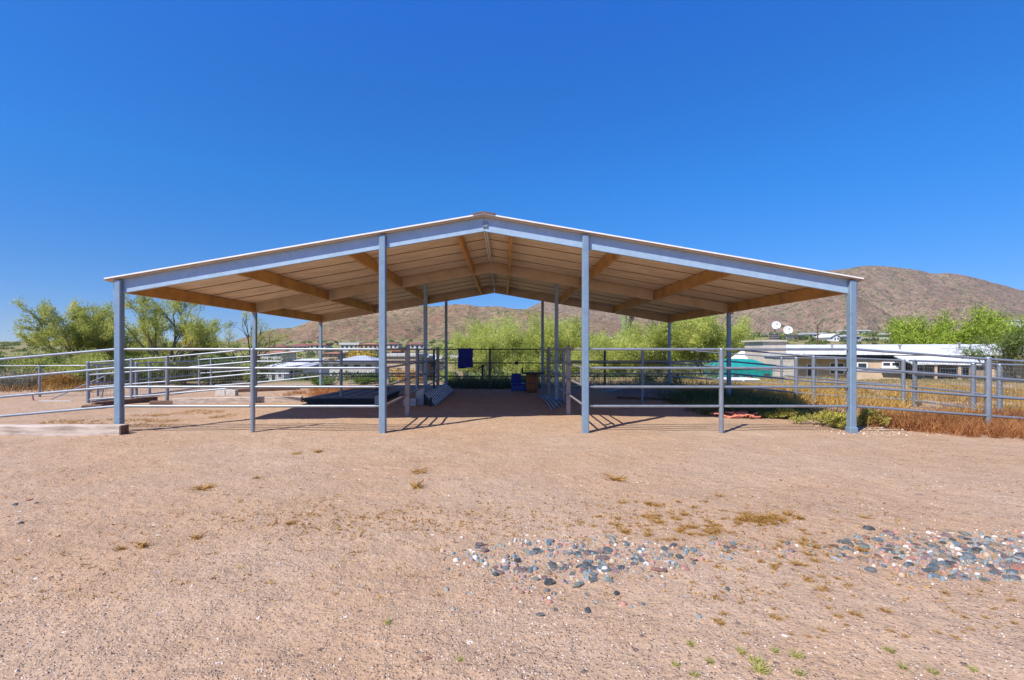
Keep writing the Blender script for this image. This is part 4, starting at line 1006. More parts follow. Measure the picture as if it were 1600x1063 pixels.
# left-hand hillside row
Hs = [
 ('maroon-roofed low house on the slope, leftmost above the front rail', 416, 444, 546, 542.3, 538, 330, 12, 'tanwall', 'redtile', 'hip', W3),
 ('maroon-roofed house second from the left on the slope', 452, 480, 546, 541.5, 536.5, 330, 12, 'offwhite', 'redtile', 'hip', W4),
 ('white-walled house with a pink roof line left of the rear left post', 484, 508, 546, 539.5, 536.5, 325, 12, 'offwhite', 'tile', 'flat', W3),
 ('long white house with many windows on the slope left of the front aisle post', 532, 560, 546, 539, 535.5, 320, 12, 'offwhite', 'offwhite', 'flat', W4),
 ('salmon house on the slope beside the long white house', 562, 590, 546, 538.5, 535.5, 318, 12, 'pinkwall', 'tile', 'hip', W4),
 ('low dark-windowed house on the slope right of the front left aisle post', 601, 622, 545.5, 538, 535, 320, 12, 'offwhite', 'redtile', 'hip', W3),
 ('white house with a long maroon roof on the slope left of the middle aisle post', 634, 663, 545.5, 538.5, 534.5, 315, 12, 'offwhite', 'redtile', 'hip', W4),
 ('orange tiled roof house in the valley behind the left middle post', 409, 442, 557, 552.5, 548, 200, 13, 'offwhite', 'tile', 'hip', W3),
 ('small salmon-roofed house in the valley right of the rear left post', 506, 528, 557, 553, 550, 190, 12, 'pinkwall', 'tile', 'hip', W3),
 ('salmon stucco house between the hillside and the beige house', 612, 624, 556, 549, 546.5, 200, 10, 'pinkwall', 'tile', 'flat', W3),
]
for h in Hs: house(h[0], *h[1:10], style=h[10], wins=h[11], ov=.8)
house('white mobile home with pale roof behind the middle left post', 403, 443, 598, 577, 566, 62, 14, 'offwhite', 'roofsheet', 'shed', .3, ((.1, .3, .35, .85), (.55, .68, .0, .85), (.8, .92, .4, .8)))
house('blue-shadowed white annex at the right end of the mobile home', 446, 472, 596, 577, 568, 64, 10, 'offwhite', 'greyroof', 'shed', .3, ((.1, .45, .1, .9), (.55, .9, .3, .9)))
house('white-walled house with grey hip roof behind the left stall', 513, 586, 577, 568.5, 556.5, 100, 14, 'offwhite', 'greyroof', 'hip', .6, ((.1, .2, .3, .8), (.32, .42, .3, .8), (.55, .68, .1, .8), (.8, .92, .3, .8)))
house('flat-roofed beige house behind the left aisle fence', 596, 652, 583, 557, 553, 75, 9, 'tanwall', 'offwhite', 'flat', .3, ((.06, .14, .4, .75),))
house('brown-walled end wing of the beige house behind the middle left aisle post', 653, 667, 580, 559, 556, 80, 8, 'barrelwood', 'offwhite', 'flat', .3)
house('white-roofed shed with blue trim behind the left aisle fence', 668, 686, 575, 563, 556, 85, 8, 'pinkwall', 'whitepaint', 'gable', .4, ((.2, .7, .1, .8),))
house('low white-roofed building left of the blue blanket', 700, 724, 572, 560, 556, 95, 9, 'tanwall', 'roofsheet', 'flat', .4, W3)
# right-hand hillside
Hr = [
 ('small pink house low on the right slope above the lime trees', 1150, 1166, 528, 525.5, 523, 420, 10, 'pinkwall', 'tile', 'hip', ()),
 ('white house beside the pink one on the right slope', 1188, 1202, 528, 525, 523, 420, 10, 'whitepaint', 'offwhite', 'flat', ()),
 ('white house behind the left satellite dish', 1204, 1228, 524, 521.5, 520.5, 440, 10, 'whitepaint', 'offwhite', 'flat', W4),
 ('white house with dark roof left of the utility pole', 1239, 1262, 531, 527, 522.5, 300, 12, 'whitepaint', 'darkroof', 'hip', W3),
 ('white house right behind the utility pole', 1264, 1290, 527, 522.5, 520, 360, 12, 'whitepaint', 'greyroof', 'flat', W4),
 ('white gabled house with blue-grey wing left of the right corner post', 1298, 1312, 532, 527, 522, 280, 12, 'whitepaint', 'whitepaint', 'gable_end', W3),
 ('blue-grey long house behind the right corner post', 1312, 1345, 532.5, 526, 523.5, 283, 12, 'greyroof', 'greyroof', 'hip', W4),
 ('flat white house on the right slope just right of the corner post', 1322, 1359, 520.5, 517.5, 516, 470, 12, 'whitepaint', 'offwhite', 'flat', W4),
 ('low white building with dark openings below the mountain', 1364, 1386, 533, 529.5, 527.5, 290, 12, 'whitepaint', 'offwhite', 'flat', W4),
 ('pinkish house row, left part, under the right mountain', 1392, 1406, 526, 522.5, 520.5, 380, 12, 'whitepaint', 'offwhite', 'flat', W3),
 ('pinkish house row, right part, under the right mountain', 1407, 1424, 527.5, 523, 520.5, 370, 12, 'pinkwall', 'redtile', 'hip', W4),
 ('small white house left of the bright green trees', 1434, 1445, 524, 521, 519.5, 400, 12, 'whitepaint', 'offwhite', 'flat', W3),
 ('red-roofed white house high on the right slope', 1426, 1450, 512.5, 510, 508, 560, 14, 'whitepaint', 'redtile', 'hip', W4),
 ('white house high on the slope at the right edge', 1586, 1606, 505, 501.5, 499, 500, 14, 'whitepaint', 'greyroof', 'hip', W3),
]
for h in Hr: house(h[0], *h[1:10], style=h[10], wins=h[11], ov=.8)

# long white-roofed house on the right, set at an angle to the shelter
def hb(nm, px0, px1, py0, py1, Y0, Y1, mat, parent):
    m = MB(); m.box(XP(px0, Y0), XP(px1, Y0), Y0, Y1, ZP(py1, Y0), ZP(py0, Y0)); return m.obj(nm, M[mat], parent)
HO = Vector((23.7, 40)); HU = Vector((12.8, -6)).normalized(); HN = Vector((6, 12.8)).normalized()
def hp(px, d):      # point on the house line d metres behind the front eave, at the given bearing
    k = (px-CX)/F; o = HO+HN*d; s_ = (k*o.y-o.x)/(HU.x-k*HU.y); return o+HU*s_
t = empty('long_house', (XP(1400, 37), 37, -2), 'long tan house with a wide white low-slope roof and porch right of the shelter', 'house')
def hw(nm, px0, px1, zt, zb_, d0, d1, mat, parent=None, pts=None):
    a, b_ = pts if pts else (hp(px0, d0), hp(px1, d0)); w_ = HN*(d1-d0)
    c, d = b_+w_, a+w_; m = MB()
    m.hexa([(*a, zb_), (*b_, zb_), (*c, zb_), (*d, zb_), (*a, zt), (*b_, zt), (*c, zt), (*d, zt)]); return m.obj(nm, M[mat], parent if parent else t)
def hz(px, py, d): return ZP(py, hp(px, d).y)
RL = 26.
ra, rb = HO-HU*.3, HO+HU*RL; rc, rd = rb+HN*11, ra+HN*11
m = MB(); m.hexa([(*ra, 1.10), (*rb, 1.10), (*rc, 1.84), (*rd, 1.84), (*ra, 1.25), (*rb, 1.25), (*rc, 1.99), (*rd, 1.99)]); m.obj('roof', M['roofsheet'], t)
hw('fascia', 0, 0, 1.099, .93, .15, .3, 'darkroof', pts=(HO+HN*.15, HO+HU*RL+HN*.15))
hw('wall', 0, 0, 1.05, -4, 2.0, 10.4, 'tanwall', pts=(HO+HU*.4+HN*2, HO+HU*(RL-.5)+HN*2))
hw('wall', 1337, 1413, .80, -4, .5, 1.98, 'tanwall')
pa, pb = hp(1425, -4), hp(1556, -4); pc, pd = pb+HN*4.6, pa+HN*4.6
m = MB(); m.hexa([(*pa, .48), (*pb, .48), (*pc, 1.0), (*pd, 1.0), (*pa, .60), (*pb, .60), (*pc, 1.09), (*pd, 1.09)]); m.obj('porch_roof', M['roofsheet'], t)
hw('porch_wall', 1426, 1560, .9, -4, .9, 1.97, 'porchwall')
hw('half_wall', 1464, 1530, hz(1490, 597, -3.6), -4, -3.6, -3.4, 'offwhite'); hw('half_wall', 1443, 1463.5, hz(1450, 594, -3.6), -4, -3.62, -3.4, 'tanwall')
for px in (1428, 1462, 1499, 1517, 1551):
    q = hp(px, -3.8); m = MB(); m.rbox((q.x, q.y, -1.77), .15, .15, 4.5, rz=math.atan2(HU.y, HU.x)); m.obj('porch_post', M['tanwall'], t)
for x0_, x1_, y0_, y1_, d0 in ((1341, 1354, 568, 577, .5), (1380, 1391, 567, 572, .5), (1394, 1405, 567, 572, .5), (1428, 1443, 572, 583, .9), (1428, 1443, 588, 598, .9), (1470, 1494, 577, 592, .9), (1505, 1514, 575, 604, .9), (1262, 1276, 570, 588, 2.0), (1298, 1318, 568, 584, 2.0)):
    zt_, zb_ = hz((x0_+x1_)/2, y0_, d0), hz((x0_+x1_)/2, y1_, d0)
    w_ = hw('window', x0_, x1_, zt_, zb_, d0-.03, d0+.05, 'glass')
    a, b_ = hp(x0_, d0-.05), hp(x1_, d0-.05); e = .07; m = MB()
    for (u0, u1, z0, z1) in ((-e, 1, zt_, zt_+e), (-e, 1, zb_-e, zb_), (-e, 0, zb_, zt_), (1, 1, zb_, zt_)):
        ln = (b_-a).length; s0 = u0 if u0 <= 0 else ln; s1 = {1: ln+e, 0: 0}[u1]
        if u0 == 1: s0 = ln
        p, q = a+HU*s0, a+HU*s1; g = HN*.08
        m.hexa([(*p, z0), (*q, z0), (*(q+g), z0), (*(p+g), z0), (*p, z1), (*q, z1), (*(q+g), z1), (*(p+g), z1)])
    m.obj('frame', M['whitepaint'], w_)
hw('awning', 1378, 1408, hz(1392, 574.5, 0), hz(1392, 576, 0), -.1, .49, 'whitepaint')
for px, py0, d0 in ((1406, 540, 4), (1499, 536.5, 4), (1300, 541, 6)):
    q = hp(px, d0); zr = 1.25+.0673*d0-.05; zt_ = ZP(py0, q.y)
    m = MB(); m.tube([(q.x, q.y, zr), (q.x, q.y, max(zt_, zr+.35))], .06, 8); m.lathe((q.x, q.y, max(zt_, zr+.35)), [(.001, .08), (.13, .04), (.13, -.04), (.06, -.06)], 10); m.obj('vent_pipe', M['galv_old'], t)
# block tower beside it
t2 = empty('block_tower', (XP(1215, 33), 33, ZP(610, 33)), 'square beige block-walled tower with a flat capped top beside the white-roofed house', 'building')
hb('wall', 1192, 1228, 534, 640, 33, 35.5, 'beigeblock', t2); hb('cap', 1190, 1230, 531.5, 534, 32.85, 35.65, 'beigeblock', t2)
hb('wing_wall', 1208, 1245, 556.5, 640, 32, 32.95, 'beigeblock', t2); hb('wing_cap', 1207, 1247, 553.5, 556.3, 31.85, 33.0, 'offwhite', t2)
m = MB()
for k in range(9):
    m.box(XP(1192, 33), XP(1228, 33), 32.988, 33.0, ZP(548+8*k, 33), ZP(547.7+8*k, 33)); m.box(XP(1208, 32), XP(1245, 32), 31.988, 32.0, ZP(564+8*k, 32), ZP(563.7+8*k, 32))
m.obj('mortar_line', M['offwhite'], t2)
# satellite dishes
for px, py, r_px, pb, Y0, lab in ((1212.5, 508.5, 6.2, 531, 34.5, 'left and higher of the two white satellite dishes above the block tower'), (1231, 516, 6.4, 533, 34, 'right and lower of the two white satellite dishes on a mast by the block tower')):
    X, Z = XP(px, Y0), ZP(py, Y0); r = r_px*Y0/F
    t3 = empty('satellite_dish', (X, Y0, ZP(pb, Y0)), lab, 'satellite dish', 'satellite dishes on the block tower')
    ax = Vector((-.25, -1, .22)).normalized().to_track_quat('Z', 'Y').to_matrix()
    m = MB(); m.lathe((X, Y0, Z), [(.001, -.07), (r*.4, -.055), (r*.75, -.02), (r, .03), (r*1.02, .03), (r*.75, -.035), (.001, -.085)], 28, ax); m.obj('reflector', M['whitepaint'], t3)
    m = MB(); c = Vector((X, Y0, Z)); f = c+ax @ Vector((0, 0, r*1.0)); m.tube([c+ax @ Vector((0, -r*.9, .0)), f], .02, 6); m.rbox(f, .09, .09, .12, bev=.02); m.obj('feed_arm', M['galv_old'], t3)
    m = MB(); m.tube([(X, Y0+.14, ZP(pb+3, Y0)), (X, Y0+.14, Z)], .05, 8); m.obj('mast', M['galv_old'], t3)
t4 = empty('chimney_stack', (XP(1211, 34.6), 34.6, ZP(531, 34.6)), 'small grey louvred vent box on top of the block tower below the left dish', 'vent')
m = MB(); X = XP(1211, 34.6); zz = ZP(531.3, 34.6); m.rbox((X, 34.7, zz+.2), .5, .4, .4); m.obj('box', M['galv_old'], t4)
m = MB()
for k in range(3): m.rbox((X, 34.7, zz+.12+.13*k), .56, .46, .03)
m.obj('louvre', M['darkroof'], t4)
# teal tarp shed
Yt = 30.
t5 = empty('tarp_shed', (XP(1175, Yt), Yt, ZP(598, Yt)), 'teal green tarp-covered shed with sloped roof left of the block tower', 'shed')
m = MB(); X0, X1, X2, X3 = XP(1142, Yt), XP(1158, Yt), XP(1191, Yt), XP(1207, Yt)
zE, zT = ZP(575, Yt), ZP(562, Yt); zB = ZP(612, Yt)
m.hexa([(X0, Yt, zB), (X3, Yt, zB), (X3, Yt+4, zB), (X0, Yt+4, zB), (X0, Yt, zE), (X3, Yt, zE+.05), (X3, Yt+4, zE), (X0, Yt+4, zE)]); m.obj('tarp_wall', M['teal'], t5)
m = MB(); m.hexa([(X0-.08, Yt-.1, zE+.01), (X3+.08, Yt-.1, zE+.06), (X3+.1, Yt+4, zE+.06), (X0-.1, Yt+4, zE+.01), (X1+.1, Yt+1.2, zT), (X2, Yt+1.2, zT), (X2, Yt+2.8, zT), (X1+.1, Yt+2.8, zT)]); m.obj('tarp_roof', M['teal'], t5)
for x0_, x1_ in ((1146, 1154), (1162, 1176), (1194, 1203)):
    hb('opening', x0_, x1_, 586 if x0_ < 1190 else 584, 594, Yt-.02, Yt+.03, 'darkroof', t5)
t6 = empty('canopy', (XP(1180, 33), 35.5, 0), 'white peaked canopy behind the teal shed', 'canopy')
m = MB(); xa, xb, xc_ = XP(1164, 35), XP(1196, 35), XP(1184, 35); zt, z0 = ZP(547, 35), ZP(562, 35)
m.add([(xa, 35, z0), (xb, 35, z0), (xb, 37.5, z0), (xa, 37.5, z0), (xc_-.5, 36.2, zt), (xc_+.5, 36.2, zt)], [(0, 1, 5, 4), (1, 2, 5), (2, 3, 4, 5), (3, 0, 4), (3, 2, 1, 0)]); m.obj('cover', M['whitepaint'], t6)
m = MB()
for x, y in ((xa+.05, 35.05), (xb-.05, 35.05), (xb-.05, 37.4), (xa+.05, 37.4)): m.tube([(x, y, -3), (x, y, z0)], .04, 6)
m.obj('legs', M['galv'], t6)
Yv_ = 25.
t7 = empty('low_trailer', (XP(1162, Yv_), Yv_, -.6), 'low blue trailer with a white top edge in front of the teal shed', 'trailer')
zz0, zz1 = ZP(605, Yv_), ZP(596, Yv_)
m = MB(); m.rbox(((XP(1140, Yv_)+XP(1188, Yv_))/2, Yv_+.7, (zz0+zz1)/2+.03), XP(1188, Yv_)-XP(1140, Yv_)-.2, 1.3, zz1-zz0, bev=.03); m.obj('bed', simple('blue_paint', (.07, .12, .25), .4), t7)
m = MB(); m.rbox(((XP(1140, Yv_)+XP(1188, Yv_))/2, Yv_+.7, zz1+.08), XP(1188, Yv_)-XP(1140, Yv_), 1.5, .08, bev=.02); m.obj('top', M['whitepaint'], t7)
m = MB(); m.rbox((XP(1161, Yv_), Yv_-.03, zz0+.16), .12, .06, .42); m.obj('stake', M['whitepaint'], t7)
for x in (1150, 1176):
    m = MB(); m.lathe((XP(x, Yv_), Yv_+.02, zz0-.08), [(.001, -.1), (.2, -.1), (.26, -.06), (.26, .06), (.2, .1), (.001, .1)], 18, Matrix.Rotation(math.pi/2, 3, 'X')); m.obj('wheel', M['black'], t7)
# utility pole and cables
Yu = 95; X = XP(1277.5, Yu)
t8 = empty('utility_pole', (X, Yu, tz(X, Yu)), 'brown wooden utility pole beyond the white-roofed house', 'pole')
m = MB(); m.tube([(X, Yu, tz(X, Yu)-.3), (X, Yu, ZP(508, Yu))], .17, 10, r1=.13); m.obj('shaft', M['pole'], t8)
m = MB(); m.rbox((X, Yu, ZP(513, Yu)), .9, .12, .14); m.obj('crossarm', M['pole'], t8)
m = MB(); a = Vector((XP(1470, 39), 39, ZP(545, 39))); b_ = Vector((XP(1640, 33), 33, ZP(514, 33)))
m.tube([a.lerp(b_, u)+Vector((0, 0, -.35*math.sin(math.pi*u))) for u in np.linspace(0, 1, 14)], .018, 5)
tag(m.obj('power_cable', M['galv_old']), 'pale overhead cable rising to the right from the white roof', 'cable')

# ------------------------------------------------------------------ cobbles, gravel and dry tufts in the yard
def rock_mesh(seed, sub=3):
    import bmesh
    bm = bmesh.new(); bmesh.ops.create_icosphere(bm, subdivisions=sub, radius=.5)
    rg = random.Random(seed); sx, sy, sz = rg.uniform(.85, 1.2), rg.uniform(.55, .85), rg.uniform(.36, .62)
    o = Vector((rg.uniform(0, 50), rg.uniform(0, 50), 0)); pl = []
    for k in range(9):      # broken faces
        d = Vector((rg.gauss(0, 1), rg.gauss(0, 1), rg.gauss(0, .8))).normalized(); pl.append((d, rg.uniform(.30, .44)))
    for v in bm.verts:
        c = v.co.copy()
        for d, h in pl:
            t = c.dot(d)
            if t > h: c -= d*(t-h)*.9
        n = float(fbm(v.co.x*2.6+o.x+v.co.z, v.co.y*2.6+o.y-v.co.z*.7, 3))-.5
        k = 1.08+n*.35
        v.co = Vector((c.x*sx*k, c.y*sy*k, c.z*sz*k))
    me = bpy.data.meshes.new('river_stone'); bm.to_mesh(me); bm.free()
    me.polygons.foreach_set('use_smooth', [True]*len(me.polygons)); return me
def stone_skin(name, col):
    m, nt, b = newmat(name); co = coords(nt); oi = nt.nodes.new('ShaderNodeObjectInfo')
    n = noise(nt, co, 3.5, 6, .7); r = ramp(nt, [(.3, tuple(x*.6 for x in col)), (.5, col), (.72, tuple(min(1, x*1.35+.02) for x in col))]); nt.links.new(n.outputs[0], r.inputs[0])
    hv = nt.nodes.new('ShaderNodeHueSaturation'); nt.links.new(r.outputs[0], hv.inputs['Color'])
    nt.links.new(mth(nt, 'ADD', mth(nt, 'MULTIPLY', oi.outputs['Random'], .7), .62), hv.inputs['Value'])
    nd = noise(nt, co, 1.7, 5, .7); f = ramp(nt, [(.48, (0, 0, 0)), (.66, (.7, .7, .7))]); nt.links.new(nd.outputs[0], f.inputs[0])
    nt.links.new(mixc(nt, f.outputs[0], hv.outputs[0], (.36, .25, .17)), b.inputs['Base Color'])
    b.inputs['Roughness'].default_value = .8; b.inputs['Specular IOR Level'].default_value = .3
    nt.links.new(bump(nt, n.outputs[0], .04), b.inputs['Normal']); return m
SC = {'blue-grey': (.175, .22, .235), 'dark slate': (.095, .115, .125), 'mauve': (.29, .20, .19), 'pinkish red': (.40, .20, .145), 'white': (.60, .55, .50), 'greenish grey': (.24, .245, .205), 'tan': (.44, .33, .23)}
SM = {k: stone_skin('stone_'+k.replace(' ', '_').replace('-', '_'), c) for k, c in SC.items()}
RM = {}
for ci, k in enumerate(SC):
    for j in range(4):
        me = rock_mesh(ci*10+j); me.materials.append(SM[k]); RM[(k, j)] = me
WK = ['blue-grey']*6+['dark slate']*3+['mauve']*4+['pinkish red']*3+['white']*1+['greenish grey']*3+['tan']*1
rg = random.Random(12); rocks = []
def inpatch(px, py, which):
    if which == 0:
        # left scatter: dense core, thin tail to the left
        e = ((px-905)/195)**2+((py-872-(px-905)*.02)/36)**2
        return e < 1 and rg.random() < (1-e*.75)
    e = ((px-1530)/(235 if px < 1530 else 400))**2+((py-868-(px-1530)*.03)/42)**2
    return e < 1 and rg.random() < (1-e**.7*.9)
def stone(px, py, size, col, label, group='river stones lying on the sand', sink=.45, j=None, flat=1.0):
    x, y = G(px, py); me = RM[(col, rg.randrange(4) if j is None else j)]
    o = bpy.data.objects.new('river_stone', me); COL.objects.link(o)
    o.location = (x, y, tz(x, y)+size*.45*(.5-sink)*flat); o.scale = (size, size, size*flat)
    o.rotation_euler = (rg.uniform(-.25, .25), rg.uniform(-.25, .25), rg.uniform(0, 6.28))
    return tag(o, label, 'stone', group)
special = [(1357, 829, .092, 'dark slate', 'large rounded dark stone sitting alone at the top of the right stone patch'), (1352, 842, .075, 'pinkish red', 'pink stone just below the large dark one'), (1590, 888, .125, 'pinkish red', 'large salmon-pink stone at the right edge of the right stone patch'),
  (1308, 874, .095, 'white', 'long white stone left of the right stone patch'), (860, 907, .085, 'dark slate', 'big dark slate stone at the front of the left stone patch'), (905, 912, .085, 'greenish grey', 'big grey-green stone at the front of the left stone patch'), (857, 891, .08, 'tan', 'round pale stone in the front of the left stone patch'),
  (775, 895, .055, 'dark slate', 'dark egg-shaped stone at the front left of the left stone patch'), (667, 1034, .05, 'pinkish red', 'red-brown stone near the bottom edge of the photo'), (560, 917, .028, 'white', 'small bright white stone alone left of the left stone patch'), (816, 923, .034, 'pinkish red', 'small rusty stone alone in front of the left stone patch'),
  (1137, 921, .038, 'blue-grey', 'square pale blue-grey stone between the two patches'), (45, 782, .07, 'pinkish red', 'reddish stone in the small group at far left'), (24, 789, .06, 'blue-grey', 'blue-grey stone in the small group at far left'), (57, 786, .05, 'mauve', 'dark mauve stone in the small group at far left'), (33, 816, .055, 'dark slate', 'dark flat stone below the small group at far left'), (1447, 871, .09, 'mauve', 'wide flat mauve slab in the right stone patch'), (1437, 771, .075, 'mauve', 'flat mauve stone above the right stone patch'), (1510, 802, .06, 'tan', 'pale tan stone above the right stone patch'), (1113, 845, .07, 'tan', 'orange-tan flat stone between the two patches'), (1083, 863, .07, 'blue-grey', 'blue-grey stone at the right end of the left stone patch'), (1062, 873, .07, 'dark slate', 'dark stone standing on edge at the right end of the left stone patch'), (668, 829, .03, 'dark slate', 'small dark stone alone above and left of the left stone patch'), (868, 952, .035, 'blue-grey', 'blue-grey stone alone well in front of the left stone patch')]
for s in special: stone(*s)
cand = []
while len(cand) < 360:
    px, py = rg.uniform(700, 1110), rg.uniform(836, 912)
    if inpatch(px, py, 0): cand.append((px, py, 0))
while len(cand) < 1300:
    px, py = rg.uniform(1290, 1830), rg.uniform(824, 912)
    if inpatch(px, py, 1): cand.append((px, py, 1))
for i in range(55): cand.append((rg.uniform(1090, 1310), rg.gauss(862, 9), 2))
for i in range(45): cand.append((rg.gauss(880, 130), rg.uniform(900, 965), 2))
for i in range(25): cand.append((rg.uniform(690, 760), rg.gauss(868, 12), 2))
pool = []
for px, py, wch in cand:
    s = min(.095, max(.022, rg.lognormvariate(math.log(.039 if wch != 2 else .03), .40)))
    pool.append((s, px, py, wch))
pool.sort(reverse=True)
PN = {0: 'in the stone patch left of centre in the foreground', 1: 'in the dense stone patch at the right edge of the yard', 2: 'scattered on the sand around the stone patches'}
for s, px, py, wch in pool[:268]:
    k = rg.choice(WK); stone(px, py, s, k, f'{k} river stone {PN[wch]}', f'{k} river stones {PN[wch]}', flat=.8)
mb_v = []; mb_f = []; tn = []
rest = pool[268:]
def chips(name, label, items, leafm):
    Vs = []; Fs = []; b = 0; tone = []
    base = [Vector(p) for p in ((1, 0, 0), (.5, .87, 0), (-.5, .87, 0), (-1, 0, 0), (-.5, -.87, 0), (.5, -.87, 0))]
    for x, y, z, s, tv in items:
        a = rg.uniform(0, 6.28); ca, sa = math.cos(a), math.sin(a); ex = rg.uniform(.6, .95); hh = rg.uniform(.45, .75)
        for rad, zz in ((1, 0), (.78, hh*.75)):
            for p in base:
                r_ = s*.5*rad*rg.uniform(.85, 1.1); X_ = p.x*r_; Y_ = p.y*r_*ex
                Vs.append((x+X_*ca-Y_*sa, y+X_*sa+Y_*ca, z-.15*s+zz*s))
        Vs.append((x, y, z+s*(hh*.95-.15)))
        for k in range(6):
            Fs.append((b+k, b+(k+1) % 6, b+6+(k+1) % 6)); Fs.append((b+k, b+6+(k+1) % 6, b+6+k)); Fs.append((b+6+k, b+6+(k+1) % 6, b+12))
            tone += [tv]*3
        b += 13
    me = bpy.data.meshes.new(name); me.from_pydata(Vs, [], Fs)
    me.polygons.foreach_set('use_smooth', [True]*len(Fs))
    at_ = me.attributes.new('tone', 'FLOAT', 'FACE'); at_.data.foreach_set('value', np.array(tone, np.float32))
    return tag(link(name, me, leafm), label, 'gravel', kind='stuff')
def stonemat(name, stops):
    m, nt, b = newmat(name); a = node(nt, 'ShaderNodeAttribute', attribute_name='tone'); r = ramp(nt, stops, 'CONSTANT')
    nt.links.new(a.outputs['Fac'], r.inputs[0]); nt.links.new(r.outputs[0], b.inputs['Base Color']); b.inputs['Roughness'].default_value = .8; return m
mixm = stonemat('small_cobbles', [(0, SC['dark slate']), (.2, SC['blue-grey']), (.45, SC['mauve']), (.6, SC['greenish grey']), (.74, SC['pinkish red']), (.84, SC['tan']), (.92, SC['white'])])
items = []
for s, px, py, wch in rest:
    x, y = G(px, py); items.append((x, y, tz(x, y), s*.95, rg.random()))
for i in range(3200):   # fine bits between the cobbles
    wch = rg.random() < .6; px, py = (rg.uniform(1290, 1830), rg.uniform(824, 915)) if wch else (rg.uniform(700, 1110), rg.uniform(836, 920))
    if inpatch(px, py, int(wch)):
        x, y = G(px, py); items.append((x, y, tz(x, y), rg.uniform(.009, .022), rg.random()))
chips('small_cobbles', 'small mixed pebbles filling in between the river stones', items, mixm)
gm_ = stonemat('gravel_chips', [(0, (.13, .08, .06)), (.07, (.30, .195, .13)), (.36, (.40, .27, .18)), (.66, (.48, .35, .25)), (.88, (.64, .55, .46))])
items = []
for i in range(42000):
    y = 1.9+rg.random()**1.7*6.2; x = rg.uniform(-1.12, 1.12)*(y+.4)
    if fbm(x*.8+5, y*.8, 2) < .48 and rg.random() < .6: continue
    items.append((x, y, 0, rg.choice((.005, .006, .007, .008, .009, .010, .012))*(1 if rg.random() < .985 else 1.8), rg.random()))
for i in range(420):   # pale rubble by the right corner post
    px, py = rg.gauss(1375, 45), rg.uniform(652, 682); x, y = G(px, py); items.append((x, y, 0, rg.uniform(.012, .045), rg.uniform(.5, 1)))
zz = terr(np.array([q[0] for q in items]), np.array([q[1] for q in items]))
items = [(q[0], q[1], float(z), q[3], q[4]) for q, z in zip(items, zz)]
chips('gravel', 'loose pinkish gravel scattered over the sandy yard', items, gm_)

# dry tufts
def tuft_mesh(seed, flat):
    ng = np.random.default_rng(seed); n = 60
    a = ng.random(n)*6.28; B = np.column_stack([ng.normal(size=(n, 2))*.13, np.zeros(n)]); hh = ng.uniform(.3, 1, n)
    T = B+np.column_stack([np.cos(a)*hh*(1+flat), np.sin(a)*hh*(1+flat), hh*(1.05-flat*.6)])*.42
    V = blades(B, T, .015*ng.uniform(.6, 1.5, n), ng); tn = ng.random(n)
    return quads_mesh('dry_tuft', V, np.concatenate([tn, tn]))
TM = [tuft_mesh(200+i, (i % 3)*.4) for i in range(6)]
GT = [tuft_mesh(300+i, 0) for i in range(3)]
for me in TM: me.materials.append(L['dry'])
for me in GT: me.materials.append(L['brittle'])
def tuft(px, py, s, label, group, ms=TM, name='dry_tuft'):
    x, y = G(px, py); o = bpy.data.objects.new(name, rg.choice(ms)); COL.objects.link(o)
    o.location = (x, y, tz(x, y)); o.scale = (s, s, s*.8); o.rotation_euler.z = rg.uniform(0, 6.28); return tag(o, label, 'weed', group)
for px, py, s, lab in ((964, 750, .30, 'pale dry tuft standing alone above the stone patches'), (806, 737, 0, ''), (318, 763, .24, 'yellowish flat tuft alone on the sand left of centre'), (222, 853, .17, 'rusty tuft alone at left in the foreground'), (190, 857, .12, 'smaller rusty tuft left of another in the left foreground'), (306, 842, .14, 'dark flat tuft alone in the left foreground'), (498, 706, .2, 'small upright tuft near the front left aisle post'), (463, 709, .16, 'flat yellow tuft near the front left aisle post'), (654, 738, .24, 'upper of two straggly dry tufts below the left aisle post'), (652, 762, .26, 'lower of two straggly dry tufts below the left aisle post'), (455, 820, .14, 'brown tuft in the small dark scatter left of centre'), (402, 747, .13, 'small brown tuft below the front left fence')):
    if s: tuft(px, py, s, lab, None)
for i in range(34):
    tuft(rg.gauss(1195, 27), rg.gauss(817, 4.5), rg.uniform(.07, .14), 'golden-brown tuft in the dense mat of dry weeds above the right stones', 'tufts in the dense mat of dry weeds')
for i in range(64):
    tuft(rg.gauss(1040, 75), rg.gauss(815, 17), rg.uniform(.05, .13), 'golden-brown dry tuft on the sand above the left stone patch', 'dry tufts above the left stone patch')
for i in range(40):
    tuft(rg.gauss(1265, 60), rg.gauss(862, 24), rg.uniform(.05, .11), 'small golden tuft on the sand between the stone patches', 'dry tufts between the stone patches')
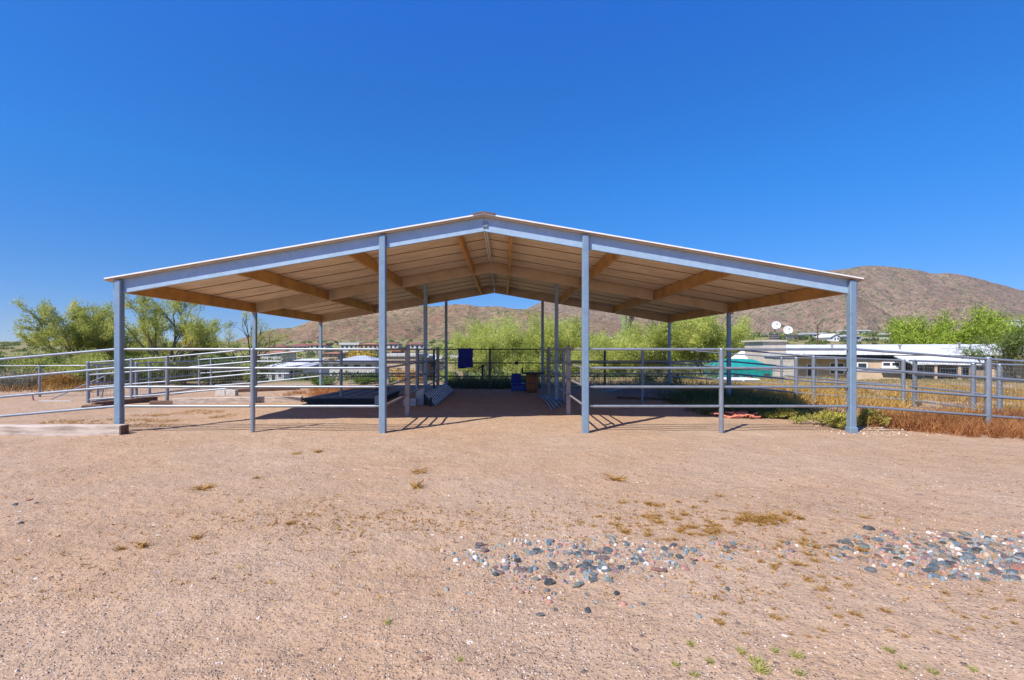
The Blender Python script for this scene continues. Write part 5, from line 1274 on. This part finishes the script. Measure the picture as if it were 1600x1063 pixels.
for i in range(60):
    tuft(rg.uniform(1080, 1600), rg.uniform(905, 1000), rg.uniform(.025, .065), 'tiny brown tuft on the sand below the right stone patch', 'tiny tufts below the stones')
for px, py, s in ((1160, 1022, .085), (1187, 1050, .13), (1181, 1035, .09), (1212, 1020, .07), (1245, 1028, .09), (1248, 1055, .08), (1080, 1008, .08), (1110, 1035, .07), (1056, 1040, .06), (720, 1034, .06), (606, 975, .08), (1390, 1018, .075), (1412, 1045, .07), (1460, 1052, .08), (1520, 1048, .06), (1085, 1056, .07)):
    tuft(px, py, s, 'small green weed sprouting from the gravel near the bottom edge', 'green weeds in the gravel', GT, 'green_weed')
# fine litter of tiny weeds and twigs
ng = np.random.default_rng(31); N = 700
pp = np.concatenate([np.column_stack([ng.uniform(0, 1600, N), 680+ng.random(N)**1.2*260]), np.column_stack([ng.normal(620, 170, 420), ng.normal(812, 16, 420)]), np.column_stack([ng.normal(1080, 150, 260), ng.normal(815, 22, 260)])])
pp = pp[pp[:, 1] > 676]
Yl = CH*F/(pp[:, 1]-CY); Xl = (pp[:, 0]-CX)/F*Yl; B = np.column_stack([Xl, Yl, terr(Xl, Yl)+.003]); n = len(B)
B = np.repeat(B, 4, 0)+np.column_stack([ng.normal(size=(n*4, 2))*.012, np.zeros(n*4)])
T = B+np.column_stack([ng.normal(size=(n*4, 2))*.014, ng.uniform(.003, .018, n*4)])
tn = ng.random(n*4)
tag(link('dry_litter', quads_mesh('dry_litter', blades(B, T, .0035*np.ones(n*4), ng), np.concatenate([tn, tn])), L['dry']), 'tiny dry twigs and weed litter on the sand', 'litter', kind='stuff')

# thin dry-air haze over the whole valley
m = MB(); m.box(-5150, 5150, -5150, 5150, -16, 330); hmz = m.mesh('haze'); hm, hnt, hb_ = newmat('thin_air'); hnt.nodes.remove(hb_)
pv = hnt.nodes.new('ShaderNodeVolumePrincipled'); pv.inputs['Color'].default_value = (.86, .90, 1, 1); pv.inputs['Density'].default_value = .00004; pv.inputs['Anisotropy'].default_value = .2
hnt.links.new(pv.outputs[0], hnt.nodes['Material Output'].inputs['Volume'])
tag(link('haze', hmz, hm), kind='stuff')
